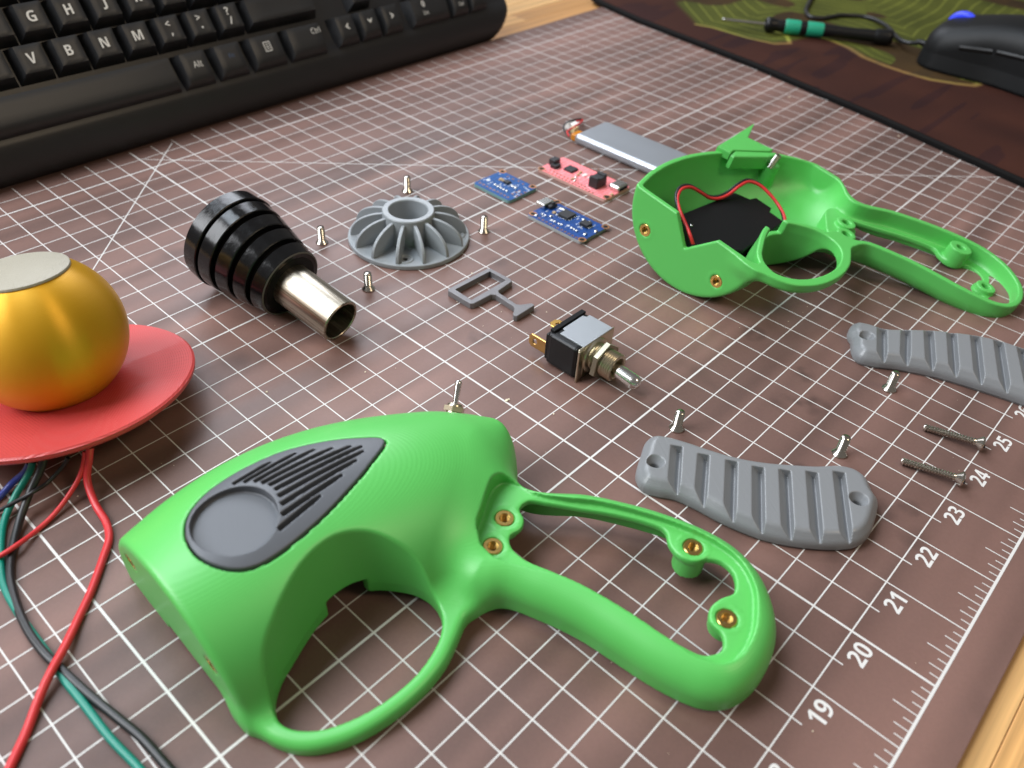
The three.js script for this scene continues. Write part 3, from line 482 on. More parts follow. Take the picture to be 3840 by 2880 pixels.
{
  const k = 2212 / 1540, c4 = (x, y) => [(2300 + x / k) / S0, (1150 + y / k) / S0];
  gripPanel('grey grip panel with seven grooves and two countersunk holes, wholly in view',
    [[122, 960], [150, 1000], [230, 1030], [330, 1050], [440, 1100], [560, 1165], [680, 1220], [800, 1265], [930, 1295], [1060, 1312], [1190, 1318], [1300, 1305], [1360, 1262], [1395, 1180], [1408, 1080]].map((p) => c4(...p)),
    [[1405, 1000], [1370, 925], [1300, 875], [1210, 852], [1080, 855], [950, 848], [800, 835], [660, 810], [520, 770], [400, 730], [290, 700], [215, 692], [175, 720], [150, 790], [125, 880]].map((p) => c4(...p)),
    [[[335, 765], [318, 1000]], [[480, 810], [462, 1050]], [[630, 845], [620, 1130]], [[772, 878], [775, 1190]], [[915, 895], [932, 1230]], [[1060, 905], [1090, 1265]], [[1205, 905], [1250, 1275]]].map((q) => q.map((p) => c4(...p))),
    [[225, 838], [1320, 1040]].map((p) => c4(...p)));
  gripPanel('grey grip panel running out of the photo beside the open green half',
    [[1268, 200], [1282, 275], [1320, 310], [1400, 330], [1520, 345], [1640, 368], [1760, 395], [1880, 430], [2000, 468], [2120, 508], [2212, 540], [2330, 580], [2430, 600]].map((p) => c4(...p)),
    [[2560, 560], [2600, 450], [2560, 340], [2450, 290], [2330, 262], [2212, 232], [2080, 190], [1950, 160], [1820, 142], [1700, 130], [1560, 126], [1450, 122], [1370, 98], [1300, 86], [1278, 100], [1270, 140]].map((p) => c4(...p)),
    [[[1440, 128], [1440, 250]], [[1568, 136], [1565, 262]], [[1690, 140], [1700, 295]], [[1812, 145], [1825, 320]], [[1940, 168], [1960, 360]], [[2065, 198], [2095, 400]], [[2190, 235], [2235, 440]], [[2320, 270], [2370, 480]]].map((q) => q.map((p) => c4(...p))),
    [[1364, 160], [2500, 420]].map((p) => c4(...p)));
}

// ---- flat battery
{
  const t = thing('pouch_battery', 'flat silver foil pouch battery reaching under the open green half', 'battery', [255.2, 0, -244]);
  const foil = std(srgb(176, 181, 188), 0.36, 0.7, { bumpMap: tex(256, 256, (u, v) => vnoise(u * 3, v * 5, 61, 3, 5), false), bumpScale: 0.00012 });
  mesh('pouch', box(31.5, 6.2, 64, 0, 3.1, 0, 2.6), foil, t);
  mesh('tape', box(8, 4.2, 4.2, -10.4, 2.8, -33.4, 0.8), std(srgb(196, 122, 24), 0.25), t);
  const k = crop(1700, 430, 2.212), P = (x, y, h) => { const p = k(x, y, h); return [p[0] - 255.2, p[1], p[2] + 244]; };
  mesh('red_lead', tube([P(960, 180, 3), P(945, 140, 4), P(1000, 105, 5), P(1050, 70, 5.5), P(1072, 45, 4), P(1040, 48, 2), P(980, 80, 1)], 0.55, 50, 8), redWire, t);
  mesh('black_lead', tube([P(950, 170, 2.6), P(920, 130, 4), P(915, 95, 5), P(950, 60, 5.5), P(1010, 42, 5), P(1065, 38, 3.6), P(1070, 60, 1)], 0.55, 50, 8), blackWire, t);
  { const a = P(985, 90, 2.4); mesh('connector', box(5.4, 4.4, 7, a[0], 2.4, a[2], 0.5), white, t); const b = P(1005, 125, 2); mesh('insulating_pad', box(4, 3.4, 3.4, b[0], 2.2, b[2], 0.4), std(srgb(222, 200, 150), 0.5), t); }
}

// ---- circuit boards
const gold2 = std(srgb(186, 132, 92), 0.35, 0.8), solder = std(srgb(214, 214, 210), 0.25, 1), chipBlack = std(lin(0.016, 0.016, 0.018), 0.5), tan = std(srgb(176, 150, 110), 0.5), silk = std(lin(0.74, 0.76, 0.78), 0.6);
const starPts = (x, z, r) => Array.from({ length: 10 }, (_, i) => { const a = i * Math.PI / 5, q = i % 2 ? r * 0.45 : r; return [x + q * Math.sin(a), z + q * Math.cos(a)]; });
function flatShape(pts, y) { const g = new THREE.ShapeGeometry(shapeOf(pts.map(([x, z]) => [x, -z]))); g.rotateX(-Math.PI / 2); g.translate(0, y, 0); return g; }
function ringFlat(x, z, r0, r1, y) { const g = new THREE.RingGeometry(r0, r1, 20); g.rotateX(-Math.PI / 2); g.translate(x, y, z); return g; }
function boardThing(label, color, sideColor, x0, x1, z0, z1, tilt = 0) {
  const c = [(x0 + x1) / 2, 0, (z0 + z1) / 2], w = x1 - x0, d = z1 - z0, T = 1.9;
  const t = thing('circuit_board', label, 'circuit board', c, 'circuit boards'), r = 1.8, o = [];
  for (const [cx, cz, a] of [[w / 2 - r, d / 2 - r, 0], [-w / 2 + r, d / 2 - r, 1], [-w / 2 + r, -d / 2 + r, 2], [w / 2 - r, -d / 2 + r, 3]]) for (let k = 0; k <= 5; k++) { const q = (a + k / 5) * Math.PI / 2; o.push([cx + r * Math.cos(q), cz + r * Math.sin(q)]); }
  const topTex = tex(256, 256, (u, v, x, y) => { const l = (Math.sin(u * 90 + 5 * vnoise(u * 6, v * 6, 71)) > 0.86 || Math.sin(v * 80 + 4 * vnoise(u * 5, v * 5, 72)) > 0.88) ? 1.22 : 1, n = 0.92 + 0.16 * vnoise(u * 40, v * 40, 73); return [color[0] * l * n, color[1] * l * n, color[2] * l * n]; });
  mesh('substrate', plate(o, 0, T - 0.12, [], 0.15), std(lin(...sideColor), 0.5), t);
  mesh('solder_mask', uvPlan(plate(o.map(([x, z]) => [x * 0.995, z * 0.995]), T - 0.12, T, [], 0.03), 1 / 30), std(lin(1, 1, 1), 0.5, 0, { map: topTex, specularIntensity: 0.5 }), t);
  return { t, c, T, X: (p) => p[0] - c[0], Z: (p) => p[2] - c[2] };
}
const kB = crop(1760, 620, 2212 / 640);
function chipGeo(w, h, d) { return box(w, h, d, 0, h / 2, 0, 0.15); }
function dressBoard(b, { holes = [], rows = [], chips = [], caps = [], bits = [], stars = [], lines = 14 }) {
  const at = (x, y) => { const p = kB(x, y, b.T); return [b.X(p), b.Z(p)]; };
  for (const [x, y, r] of holes) { const [X, Z] = at(x, y); mesh('mounting_hole', ringFlat(X, Z, r, r + 0.9, b.T + 0.04), gold2, b.t); mesh('hole', ringFlat(X, Z, 0, r, b.T + 0.03), hole, b.t); }
  const pads = [], dots = [];
  for (const [xa, ya, xb, yb, n] of rows) for (let k = 0; k < n; k++) { const f = k / (n - 1), [X, Z] = at(xa + (xb - xa) * f, ya + (yb - ya) * f); pads.push(ringFlat(X, Z, 0.4, 0.68, b.T + 0.05)); dots.push(ringFlat(X, Z, 0, 0.42, b.T + 0.04)); }
  mesh('pin_pads', merge(pads), gold2, b.t); mesh('pin_holes', merge(dots), hole, b.t);
  for (const [x, y, w, h, d, legs] of chips) {
    const [X, Z] = at(x, y), m = mesh('chip', chipGeo(w, h, d).translate(X, b.T, Z), chipBlack, b.t);
    if (legs) { const L = []; const n = Math.floor((legs === 4 ? d : w) / 1.0); for (let k = 0; k < n; k++) for (const s of [-1, 1]) { const q = -((n - 1) * 1.0) / 2 + k * 1.0; L.push(legs === 2 ? box(0.42, 0.5, 1.3, X + q, b.T + 0.3, Z + s * (d / 2 + 0.45), 0.1) : box(1.1, 0.4, 0.4, X + s * (w / 2 + 0.4), b.T + 0.25, Z + q, 0.1)); if (legs === 4) L.push(box(0.4, 0.4, 1.1, X + q, b.T + 0.25, Z + s * (d / 2 + 0.4), 0.1)); } mesh('chip_leads', merge(L), solder, b.t); }
  }
  for (const [x, y, w, d, m] of caps) { const [X, Z] = at(x, y); mesh('capacitor', merge([box(w, 0.9, d, X, b.T + 0.42, Z, 0.15), box(w * 1.5, 0.55, d * 0.8, X, b.T + 0.25, Z, 0.15)]), m ?? solder, b.t); }
  for (const f of bits) f(at, b);
  const sk = []; for (const [x, y, r] of stars) { const [X, Z] = at(x, y); sk.push(flatShape(starPts(X, Z, r), b.T + 0.05)); }
  for (let k = 0; k < lines; k++) { const X = (rnd() - 0.5) * 15, Z = (rnd() - 0.5) * (Math.abs(b.c[2]) ? 28 : 20), l = 0.8 + rnd() * 1.8; sk.push(quadFlat(X, Z, X + (k % 3 ? l : 0), Z + (k % 3 ? 0 : l), 0.34, b.T + 0.05)); }
  if (sk.length) mesh('silk_print', merge(sk), silk, b.t);
}
{
  const sensor = boardThing('small square blue circuit board with a white star and a tiny sensor chip', [0.09, 0.28, 0.50], [0.16, 0.30, 0.30], 154.6, 177.4, -277.2, -250.2);
  dressBoard(sensor, { holes: [[430, 80, 1.25], [820, 275, 1.25]], rows: [[140, 228, 500, 412, 9], [500, 146, 566, 178, 2], [636, 208, 696, 240, 2], [560, 372, 650, 330, 3], [614, 400, 720, 350, 3]], chips: [[490, 230, 3.2, 1.2, 3.2, 0]], caps: [[335, 260, 0.9, 1.4], [370, 282, 0.9, 1.4], [408, 302, 0.9, 1.4], [446, 322, 0.9, 1.4], [486, 342, 0.9, 1.4], [560, 280, 1.2, 1.6], [600, 298, 1.2, 1.6], [410, 188, 1.8, 1.8, tan], [440, 205, 1.2, 1.4, tan]], stars: [[245, 190, 1.7]], lines: 26 });
  const ctrl = boardThing('long blue circuit board with a square black chip and a micro plug socket', [0.07, 0.24, 0.48], [0.34, 0.36, 0.36], 151.0, 172.6, -234.4, -197.8);
  dressBoard(ctrl, { holes: [[825, 628, 1.3], [1140, 472, 1.3], [1765, 795, 1.3], [1462, 962, 1.3]], rows: [[905, 684, 1385, 936, 11], [1232, 516, 1712, 756, 11]], chips: [[1262, 655, 7, 1.5, 7, 4], [1508, 782, 4.4, 1.9, 5.2, 2]], caps: [[868, 655, 1.3, 1.3], [1060, 668, 1.3, 1.3], [1192, 568, 1.3, 1.6], [1226, 580, 1.3, 1.6], [1480, 712, 1.3, 1.3], [1640, 862, 1.4, 1.4], [945, 645, 0.7, 1.2], [985, 660, 0.7, 1.2], [1070, 722, 0.7, 1.2], [1105, 738, 0.7, 1.2], [1160, 765, 0.7, 1.2], [1195, 780, 0.7, 1.2], [1325, 820, 0.7, 1.2], [1360, 838, 0.7, 1.2], [1390, 855, 0.7, 1.2], [1100, 620, 1.4, 1.8, tan], [1500, 900, 1.4, 1.4], [1560, 740, 1.2, 1.4]],
    bits: [(at, b) => { const [X, Z] = at(985, 515); mesh('plug_socket', box(8, 2.7, 5.6, X - 0.4, b.T + 1.35, Z, 0.5), solder, b.t); const [X2, Z2] = at(1075, 548); mesh('reset_button', merge([box(5.6, 2.0, 2.2, X2, b.T + 1, Z2, 0.3), box(2.2, 1.4, 1.2, X2 + 0.6, b.T + 2.4, Z2, 0.2)]), chipBlack, b.t); }], stars: [[1280, 782, 1.1]], lines: 34 });
  const pink = boardThing('long salmon pink circuit board with a black battery socket and silver plug socket', [0.93, 0.50, 0.52], [0.56, 0.34, 0.29], 194.8, 217.6, -265.6, -216.6);
  dressBoard(pink, { holes: [[938, 42, 1.3], [1785, 410, 1.4]], rows: [[990, 72, 1600, 358, 15], [1050, 62, 1500, 275, 11], [1440, -10, 1960, 210, 13], [1500, -30, 2020, 200, 13]], chips: [[1315, 62, 6, 1.2, 6, 0], [1115, 25, 4.6, 2, 4.2, 2]], caps: [[1340, 180, 1.4, 1.4, tan], [1380, 165, 1.2, 1.6], [1410, 130, 1.2, 1.2, tan], [1370, 205, 1.2, 1.2], [1480, 140, 1, 2, white], [1510, 130, 1, 2, white], [1560, 170, 1, 2, white], [1585, 180, 1, 2, white], [1440, 100, 1.6, 1.2, tan], [1845, 385, 1.4, 1.4, tan]],
    bits: [(at, b) => { let [X, Z] = at(1655, 262); mesh('battery_socket', merge([box(8.6, 5.6, 6.2, X, b.T + 2.8, Z, 0.4), box(2.2, 6.4, 5.6, X - 3.3, b.T + 3.2, Z, 0.3), box(2.2, 6.4, 5.6, X + 3.3, b.T + 3.2, Z, 0.3)]), chipBlack, b.t); [X, Z] = at(1925, 300); const g = crease(lathe([[0, 0], [0, 0]], 3)); mesh('plug_socket', box(9, 3.2, 7.4, X, b.T + 1.6, Z, 1.4), solder, b.t); mesh('plug_opening', box(7.4, 1.9, 0.3, X, b.T + 1.6, Z + 3.75, 0.1), hole, b.t); [X, Z] = at(1695, 165); mesh('button', merge([box(3.6, 1.6, 3.6, X, b.T + 0.8, Z, 0.3), cyl(1.1, 1.1, 0.8, X, b.T + 1.6, Z, 18)]), std(srgb(226, 214, 178), 0.45), b.t);
      const p = crop(1700, 430, 2.212)(842, 372, b.T + 3); mesh('antenna_socket', merge([box(5.2, 3.6, 4.4, b.X(p), b.T + 1.8, b.Z(p), 0.3), box(1.2, 0.8, 4.8, b.X(p) - 1.2, b.T + 0.4, b.Z(p), 0.2)]), chipBlack, b.t); }], stars: [], lines: 18 });
}

// ---- keyboard leaning up at the back of the mat
{
  const at = [9.41, 53.1, -446.58], kb = thing('keyboard', 'black computer keyboard propped up steeply behind the mat', 'keyboard', at);
  kb.rotation.set(56.67 * Math.PI / 180, 0.15 * Math.PI / 180, -0.86 * Math.PI / 180, 'YXZ');
  const caseMat = std(lin(0.017, 0.017, 0.019), 0.4, 0, { bumpMap: grainBump, bumpScale: 0.00003 }), keyMat = std(lin(0.019, 0.0195, 0.021), 0.42, 0, { bumpMap: grainBump, bumpScale: 0.00003 }), legendMat = std(lin(0.72, 0.70, 0.64), 0.5);
  const lid = tabCurve([[-200, -9], [-20, -8.5], [20, -8], [31, -6.2], [36, -6.4], [44, -9.5], [50, -14], [53, -17.6], [60, -30]]);
  const col = (x, z) => { const dx = Math.max(x - 350, -115 - x), dz = Math.max(z - 52.4, -130 - z), d = len2(dx + 30, dz + 30) - 30, top = lerpTab(lid, z); return (y) => smax(smax(d, (y - top) * 0.85, 5), -y - 20, 2); };
  mesh('case', nets(col, [-118, -24, -133], [354, -2, 56], 2.2), caseMat, kb);
  const cache = {};
  const keyGeo = (w, d, low) => cache[[w, d, low]] ??= (() => {
    const g = new THREE.BoxGeometry(w, 8, d, 8, 3, 8), p = g.attributes.position;
    for (let i = 0; i < p.count; i++) {
      let x = p.getX(i), y = p.getY(i), z = p.getZ(i); const t = (y + 4) / 8, sx = (w / 2 - 2.5 * t) / (w / 2), f = z / (d / 2);
      x *= sx; z = z > 0 ? z * (d / 2 - (low ? 3.0 : 3.4) * t) / (d / 2) : z * (d / 2 - 1.3 * t) / (d / 2);
      if (t > 0.99) { const q = x / (w / 2); y += low ? -0.9 * Math.max(0, f) ** 2 - 0.2 * f : 0.55 * q * q - 0.35 + 0.25 * f * f; const ed = Math.max(Math.abs(p.getX(i)) / (w / 2), Math.abs(f)); if (ed > 0.99) y -= 0.55; }
      p.setXYZ(i, x, y, z);
    }
    const q = toCreasedNormals(g, 0.75); q.translate(0, -4, 0); return q;
  })();
  const key = (x, z, w, d, txt, size = 4.6, low = false, where = [0, 0.5]) => {
    const k = mesh('key', keyGeo(w, d, low), keyMat, kb); put(k, x, 0, z);
    const list = Array.isArray(txt) ? txt : txt ? [[txt, where[0], where[1], size]] : [];
    for (const [s, lx, lz, sz] of list) mesh('legend', letters(s, sz * 1.12, lx, lz, 0.18, s.length > 1 ? fontR : font), legendMat, k);
    return k;
  };
  const U = 19.05;
  ['C', 'V', 'B', 'N', 'M'].forEach((c, i) => key((i - 1) * U, 0, 18.2, 18.2, c, 4.7, false, [-0.6, -1]));
  key(4 * U, 0, 18.2, 18.2, [['<', -0.8, -3.6, 3.6], [',', -0.4, 2.4, 4.2]]); key(5 * U, 0, 18.2, 18.2, [['>', -0.8, -3.6, 3.6], ['.', -0.4, 2.0, 4.2]]); key(6 * U, 0, 18.2, 18.2, [['?', -0.8, -3.8, 3.8], ['/', -0.4, 1.6, 3.8]]);
  key(150.4, 0, 51, 18.2, 'Shift', 3.2, false, [14, -5]);
  ['F', 'G', 'H', 'J', 'K', 'L', ';', "'"].forEach((c, i) => key((i - 0.5) * U, -U, 18.2, 18.2, c, 4.7, false, [-0.6, -1]));
  key(155, -U, 41, 18.2, 'Enter', 3.2, false, [6, -5]);
  ['T', 'Y', 'U', 'I', 'O', 'P', '[', ']'].forEach((c, i) => key(i * U, -2 * U, 18.2, 18.2, c, 4.7));
  key(160, -2 * U, 30, 18.2, '');
  key(5, 22.2, 129, 20.2, '', 4, true); key(81.4, 22.2, 20.4, 20.2, 'Alt', 3.1, true, [0.8, -2]); 
  const fnm = std(lin(0.05, 0.09, 0.17), 0.5); { const k = key(104, 22.2, 21, 20.2, '', 3, true); mesh('legend', letters('Fn', 2.6, 0.5, -2, 0.1, fontR), fnm, k); }
  { const k = key(129.6, 22.2, 25, 20.2, '', 3, true); const fr = []; for (const [w, d, x, z] of [[4.4, 0.5, 0, -2.6], [4.4, 0.5, 0, 2.6], [0.5, 5.6, -2.1, 0], [0.5, 5.6, 2.1, 0], [2.4, 0.4, 0, -1.2], [2.4, 0.4, 0, 0], [2.4, 0.4, 0, 1.2]]) fr.push(new THREE.PlaneGeometry(w, d).rotateX(-Math.PI / 2).translate(x, 0.12, z - 2)); mesh('legend', merge(fr), legendMat, k); }
  key(158.6, 22.2, 29, 20.2, 'Ctrl', 3, true, [8, -4.5]);
  const arrow = (k, a) => { const g = flatShape([[0, 1.5], [2.1, -1.2], [1.2, -1.5], [0, -0.2], [-1.2, -1.5], [-2.1, -1.2]], 0.14); g.rotateY(a); g.translate(0, 0, -1.5); mesh('legend', g, legendMat, k); };
  arrow(key(191, 21.5, 18.4, 19.4, '', 3, true), -Math.PI / 2); arrow(key(210.4, 21.5, 18.4, 19.4, '', 3, true), 0); arrow(key(229.8, 21.5, 18.4, 19.4, '', 3, true), Math.PI / 2);
  arrow(key(210.4, 1.4, 18.4, 18.2, '', 3), Math.PI);
  key(265.4, 21.5, 37.6, 19.4, [['0', -6, -4, 3.6], ['Ins', -6, 2, 2.4]], 3, true); key(294.4, 21.5, 18.4, 19.4, [['.', 0, -4, 3.6], ['Del', 0, 2, 2.2]], 3, true); key(313.6, 12, 18.4, 38, '', 3, true);
  ['1', '2', '3'].forEach((c, i) => key(256 + i * U, 1.4, 18.2, 18.2, c, 3.6));
}

// ---- mouse pad with its leafy print
const padY = 3.4;
{
  const a = [473, -440], b = [396, -30], pts = [[1000, 60], [379, 60], b, [399.2, -61.8], [423.7, -162.4], [446, -275], [461, -390], a, [478, -452], [490, -459], [520, -462], [1000, -462]];
  const o = [600, 0, -200], L = pts.map(([x, z]) => [x - o[0], z - o[2]]);
  const t = thing('mouse_pad', 'dark brown mouse pad printed with olive leaf swirls, black edged', 'mouse pad', o);
  mesh('rubber', plate(L, 0, padY - 0.3, [], 0.3), std(lin(0.006, 0.0055, 0.0055), 0.9, 0, { specularIntensity: 0.3 }), t);
  const kp = crop(2640, 0, 2212 / 1200), line = (l) => l.map(([x, y]) => { const p = kp(x, y, padY); return [p[0], p[2]]; });
  const main = line([[-60, 168], [60, 190], [300, 262], [480, 302], [590, 300], [570, 250], [480, 215]]), vein = line([[760, 245], [880, 280], [1000, 332], [1100, 395], [1250, 455], [1400, 505], [1560, 550], [1750, 580], [1860, 592], [1925, 570]]), out = line([[-400, -300], [-60, 168], [60, 190], [300, 262], [480, 302], [600, 290], [740, 255], [880, 285], [1000, 332], [1100, 395], [1250, 455], [1400, 505], [1560, 550], [1750, 580], [1900, 590], [1990, 540], [2300, 200], [3000, -300], [1500, -1200], [-400, -900]]);
  const dist = (x, z, P) => { let d = 1e9; for (let i = 1; i < P.length; i++) { const [ax, az] = P[i - 1], ex = P[i][0] - ax, ez = P[i][1] - az, tt = Math.max(0, Math.min(1, ((x - ax) * ex + (z - az) * ez) / (ex * ex + ez * ez))); d = Math.min(d, Math.hypot(x - ax - ex * tt, z - az - ez * tt)); } return d; };
  const X0 = 370, Z0 = -470, SZ = 540;
  const padTex = tex(768, 768, (u, v, px, py) => {
    const x = X0 + u * SZ, z = Z0 + v * SZ, n = vnoise(x / 26, z / 26, 81), n2 = vnoise(x / 60, z / 7, 82), f = H2(px, py, 83);
    const dO = sdPoly(x, z, out), wob = dO + 10 * (vnoise(x / 40, z / 40, 84) - 0.5);
    const leaf = Math.max(0, Math.min(1, (2 - wob) / 6)), rib = Math.abs(((wob * 0.09 + 0.6 * vnoise(x / 70, z / 70, 85)) % 1 + 1) % 1 - 0.5) < 0.07 ? 1 : 0, blotch = vnoise(x / 38, z / 38, 86) > 0.66 ? 1 : 0;
    const br = [0.29 + 0.08 * (n - 0.5) - 0.05 * (n2 > 0.72), 0.15 + 0.05 * (n - 0.5) - 0.03 * (n2 > 0.72), 0.112 + 0.03 * (n - 0.5)], ol = [0.37 + 0.12 * (n - 0.5), 0.39 + 0.12 * (n - 0.5), 0.14 + 0.05 * (n - 0.5)];
    let c = [0, 1, 2].map((k) => br[k] + (ol[k] - br[k]) * leaf * (1 - 0.65 * blotch));
    if (leaf > 0.5 && rib && !blotch) c = [c[0] + 0.17, c[1] + 0.17, c[2] + 0.09];
    const dv = Math.min(dist(x, z, vein) / 3.0, dist(x, z, main) / 2.0); if (dv < 1) { const q = 1 - dv * 0.5; c = [c[0] + 0.40 * q, c[1] + 0.40 * q, c[2] + 0.20 * q]; }
    return c.map((k) => 0.74 * k * (0.97 + 0.06 * f));
  }, true, false);
  const inset = L.map(([x, z]) => [x, z]); const g = plate(smoothInset(inset, 5), padY - 0.3, padY, [], 0.1);
  { const p = g.attributes.position, uv = new Float32Array(p.count * 2); for (let i = 0; i < p.count; i++) { uv[2 * i] = (p.getX(i) + o[0] - X0) / SZ; uv[2 * i + 1] = (p.getZ(i) + o[2] - Z0) / SZ; } g.setAttribute('uv', new THREE.BufferAttribute(uv, 2)); }
  mesh('printed_cloth', g, std(lin(1, 1, 1), 0.85, 0, { map: padTex, specularIntensity: 0.3, bumpMap: grainBump, bumpScale: 0.0001 }), t);
}
function smoothInset(P, d) {                                            // move every edge of a polygon inward
  const area = P.reduce((s, [x, z], i) => { const [x2, z2] = P[(i + 1) % P.length]; return s + x * z2 - x2 * z; }, 0), sg = area > 0 ? 1 : -1, n = P.length;
  return P.map((p, i) => { const a = P[(i + n - 1) % n], b = P[(i + 1) % n]; const e1 = [p[0] - a[0], p[1] - a[1]], e2 = [b[0] - p[0], b[1] - p[1]], l1 = Math.hypot(...e1), l2 = Math.hypot(...e2); const nx = (-e1[1] / l1 - e2[1] / l2) * sg, nz = (e1[0] / l1 + e2[0] / l2) * sg, q = Math.hypot(nx, nz), cs = q / 2; return [p[0] + nx / q * d / cs, p[1] + nz / q * d / cs]; });
}

// ---- screwdriver on the pad
{
  const A = g2(1560, 42, 9.6), B = g2(1926, 82, 9.6), L = Math.hypot(B[0] - A[0], B[2] - A[2]);
  const t = thing('precision_screwdriver', 'black precision screwdriver with two green bands lying on the mouse pad', 'screwdriver', A);
  t.quaternion.setFromUnitVectors(V3(0, 1, 0), V3(B[0] - A[0], 0, B[2] - A[2]).normalize());
  const f = (px) => { let lo = 0, hi = 1; for (let k = 0; k < 30; k++) { const m = (lo + hi) / 2, p = [A[0] + (B[0] - A[0]) * m, 9.6, A[2] + (B[2] - A[2]) * m], d = [0, 1, 2].map((q) => p[q] - CAM[q]), dz = d[0] * FWD[0] + d[1] * FWD[1] + d[2] * FWD[2], dx = d[0] * RIGHT[0] + d[1] * RIGHT[1] + d[2] * RIGHT[2]; if ((1920 + PXF * dx / dz) / S0 < px) lo = m; else hi = m; } return lo * L; };
  const y0 = f(1652), y1 = f(1672), g1 = f(1695), g2a = f(1732), g3 = f(1740), g4 = f(1778), y5 = f(1890), y6 = L, teal = std(srgb(28, 150, 116), 0.5);
  mesh('blade', lathe([[0, 0], [1.1, 0.3], [1.25, 1], [1.25, y0 + 2]], 20), chrome, t);
  mesh('collar', lathe([[1.2, y0], [3.6, y0], [5.4, y0 + 1.4], [5.8, (y0 + y1) / 2], [5.2, y1], [4.2, y1 + 3]], 28), blackPlastic, t);
  mesh('handle', lathe([[4.2, y1], [4.9, g1 - 1], [5.5, g2a], [5.5, g3], [5.1, g4 + 2], [4.6, (g4 + y5) / 2], [5.0, y5 - 1]], 12), blackPlastic, t);
  for (const [a, b] of [[g1, g2a - 1], [g3, g4]]) mesh('green_band', lathe([[5.0, a], [5.75, a + 1], [5.8, (a + b) / 2], [5.65, b - 1], [5.0, b]], 12), teal, t);
  mesh('end_cap', lathe([[5.0, y5 - 1], [5.9, y5 + 2], [6.1, y6 - 3], [5.4, y6], [0, y6 + 0.3]], 28), blackPlastic, t);
}

// ---- computer mouse and its cable
{
  const o = [577, padY, -128], t = thing('computer_mouse', 'black computer mouse with a blue lit wheel on the mouse pad', 'mouse', o);
  const ht = tabCurve([[-70, 25], [-64, 28], [-40, 35], [-10, 42], [15, 43], [40, 36], [58, 21], [70, 8]]);
  const col = (x, z) => { const hw = 32 - 3.5 * Math.exp(-(((z + 8) / 24) ** 2)) + 1.5 * Math.max(0, z / 60), h = lerpTab(ht, z) - 0.006 * x * x, d = len2(Math.abs(x) - hw + 16, Math.max(z - 63, -66 - z) + 20) - 17; return (y) => smax(smax(d - 0.10 * Math.max(0, 12 - y) + 0.10 * y * 0.3, (y - h) * 0.9, 12), -y, 2); };
  const skin = std(lin(0.0045, 0.005, 0.0055), 0.5, 0, { specularIntensity: 0.6, bumpMap: grainBump, bumpScale: 0.00004 });
  mesh('body', nets(col, [-38, -1, -72], [38, 44, 70], 1.3), skin, t);
  const side = (z0, z1, y0, y1) => { const pts = []; for (let k = 0; k <= 8; k++) { const z = z0 + (z1 - z0) * k / 8; pts.push(z); } return tube(pts.map((z) => [-30.4 + 3.4 * Math.exp(-(((z + 8) / 24) ** 2)), y0 + (y1 - y0) * (z - z0) / (z1 - z0), z]), 2.6, 24, 10); };
  mesh('side_button', side(-34, -12, 20, 22.5), blackPlastic, t); mesh('side_button', side(-9, 12, 22.8, 24), blackPlastic, t);
  mesh('led_wheel', new THREE.TorusGeometry(9, 2.6, 14, 40).rotateY(Math.PI / 2).translate(0, 25.6, -46), new THREE.MeshStandardMaterial({ color: lin(0.02, 0.03, 0.2), roughness: 0.4, emissive: lin(0.03, 0.06, 1), emissiveIntensity: 0.9 }), t);
  mesh('strain_relief', crease(lathe([[2.2, -4], [2.8, 0], [2.4, 6], [1.6, 11], [0, 11]], 20)).rotateX(-Math.PI / 2).translate(-4, 9, -62), blackPlastic, t);
  const P = (x, y, h) => crop(2640, 0, 2212 / 1200)(x, y, h);
  tag(mesh('mouse_cable', tube([[573, 12, -198], [571, 10, -208], P(1240, 165, 7), P(1120, 118, 5.2), P(960, 105, 5.2), P(820, 125, 5.2), P(740, 118, 5.2), P(705, 80, 5.2), P(725, 20, 5.2), P(770, -60, 5.2), P(800, -160, 5.2)], 1.7, 120, 10), blackWire), 'thin black mouse cable curling behind the screwdriver', 'cable');
}

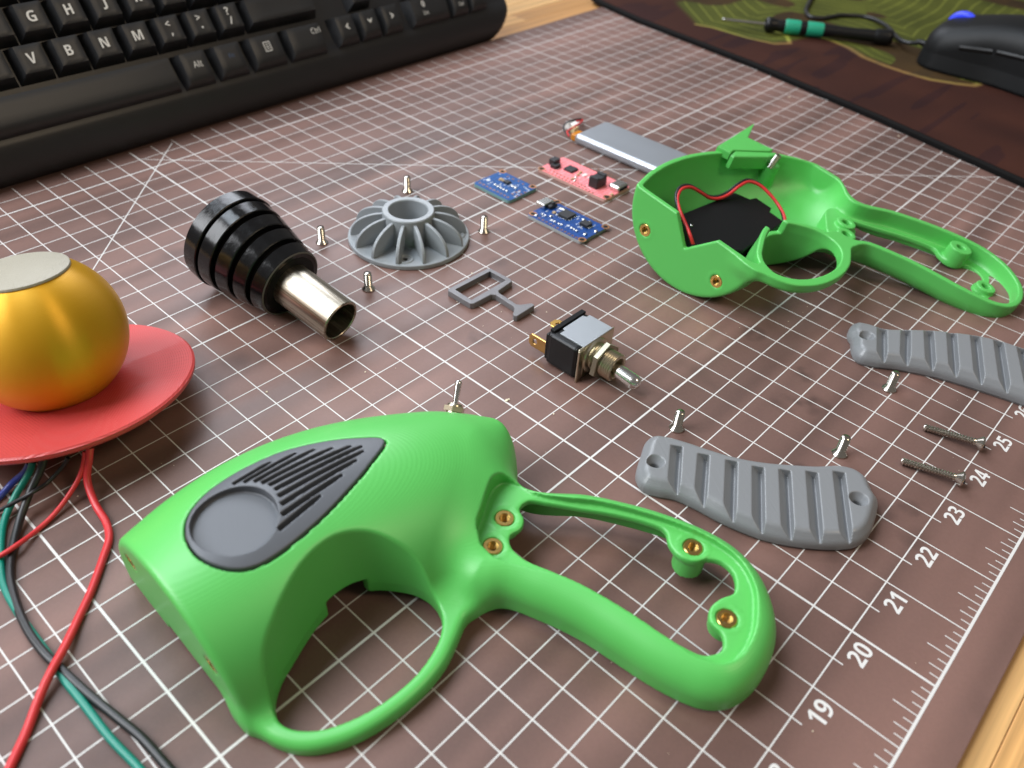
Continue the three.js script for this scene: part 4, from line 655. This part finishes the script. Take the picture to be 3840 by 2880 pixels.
// ---- specks of swarf and dust
{
  const g = []; const fl = (p, r) => { const q = new THREE.TetrahedronGeometry(r, 0); q.scale(1, 0.35, 0.5 + rnd()); q.rotateY(rnd() * 6); q.translate(p[0], 0.22 + r * 0.12, p[2]); g.push(q); };
  for (const [x, y, r] of [[1900, 1502, 0.9], [1906, 1498, 0.7], [1710, 1467, 0.5], [2076, 1552, 0.5], [2160, 1570, 0.35], [1880, 1170, 0.5], [2060, 1050, 0.5], [2050, 1170, 0.4], [1770, 1025, 0.6], [2960, 365, 0.9], [3040, 362, 0.8], [3370, 510, 0.8], [1000, 1470, 0.6], [1370, 1395, 0.5], [235, 1890, 0.6]]) fl(gp(x, y, 0.2), r);
  for (let k = 0; k < 90; k++) fl([-100 + rnd() * 420, 0, -330 + rnd() * 350], 0.12 + rnd() * 0.2);
  const m = mesh('dust_specks', merge(g), std(srgb(222, 208, 180), 0.7)); m.userData = { kind: 'stuff', label: 'tiny pale specks of dust on the mat', category: 'dust' };
}

// ---- the window and the lamp that light the desk (out of the frame)
{
  for (const q of WINDOWS) {
    const w = new THREE.Group(); w.name = numbered('window'); w.position.set(...q.at); w.lookAt(...q.to); scene.add(w);
    tag(w, q.label, 'window', 'windows that light the desk');
    const W = q.w * 1000, H = q.h * 1000, wf = std(lin(0.7, 0.7, 0.68), 0.5);
    mesh('pane', box(W, H, 6, 0, 0, -12, 1), new THREE.MeshStandardMaterial({ color: lin(0.02, 0.02, 0.02), roughness: 0.2, emissive: lin(...q.c), emissiveIntensity: 1 }), w);
    mesh('frame', merge([box(W + 100, 50, 40, 0, H / 2 + 26, -10, 4), box(W + 100, 50, 40, 0, -H / 2 - 26, -10, 4), box(50, H, 40, W / 2 + 26, 0, -10, 4), box(50, H, 40, -W / 2 - 26, 0, -10, 4)]), wf, w);
  }
  const l = new THREE.Group(); l.name = numbered('ceiling_lamp'); l.position.set(...LAMP.at); l.lookAt(...LAMP.to); scene.add(l);
  tag(l, 'warm square ceiling lamp behind the viewer, out of the frame', 'lamp');
  mesh('diffuser', box(LAMP.w * 1000, LAMP.h * 1000, 6, 0, 0, -12, 1), new THREE.MeshStandardMaterial({ color: lin(0.1, 0.1, 0.1), roughness: 0.5, emissive: lin(1, 0.8, 0.56), emissiveIntensity: 1 }), l);
  mesh('housing', box(LAMP.w * 1000 + 20, LAMP.h * 1000 + 20, 40, 0, 0, -38, 4), std(lin(0.6, 0.6, 0.6), 0.5), l);
}
renderer.render(scene, camera);
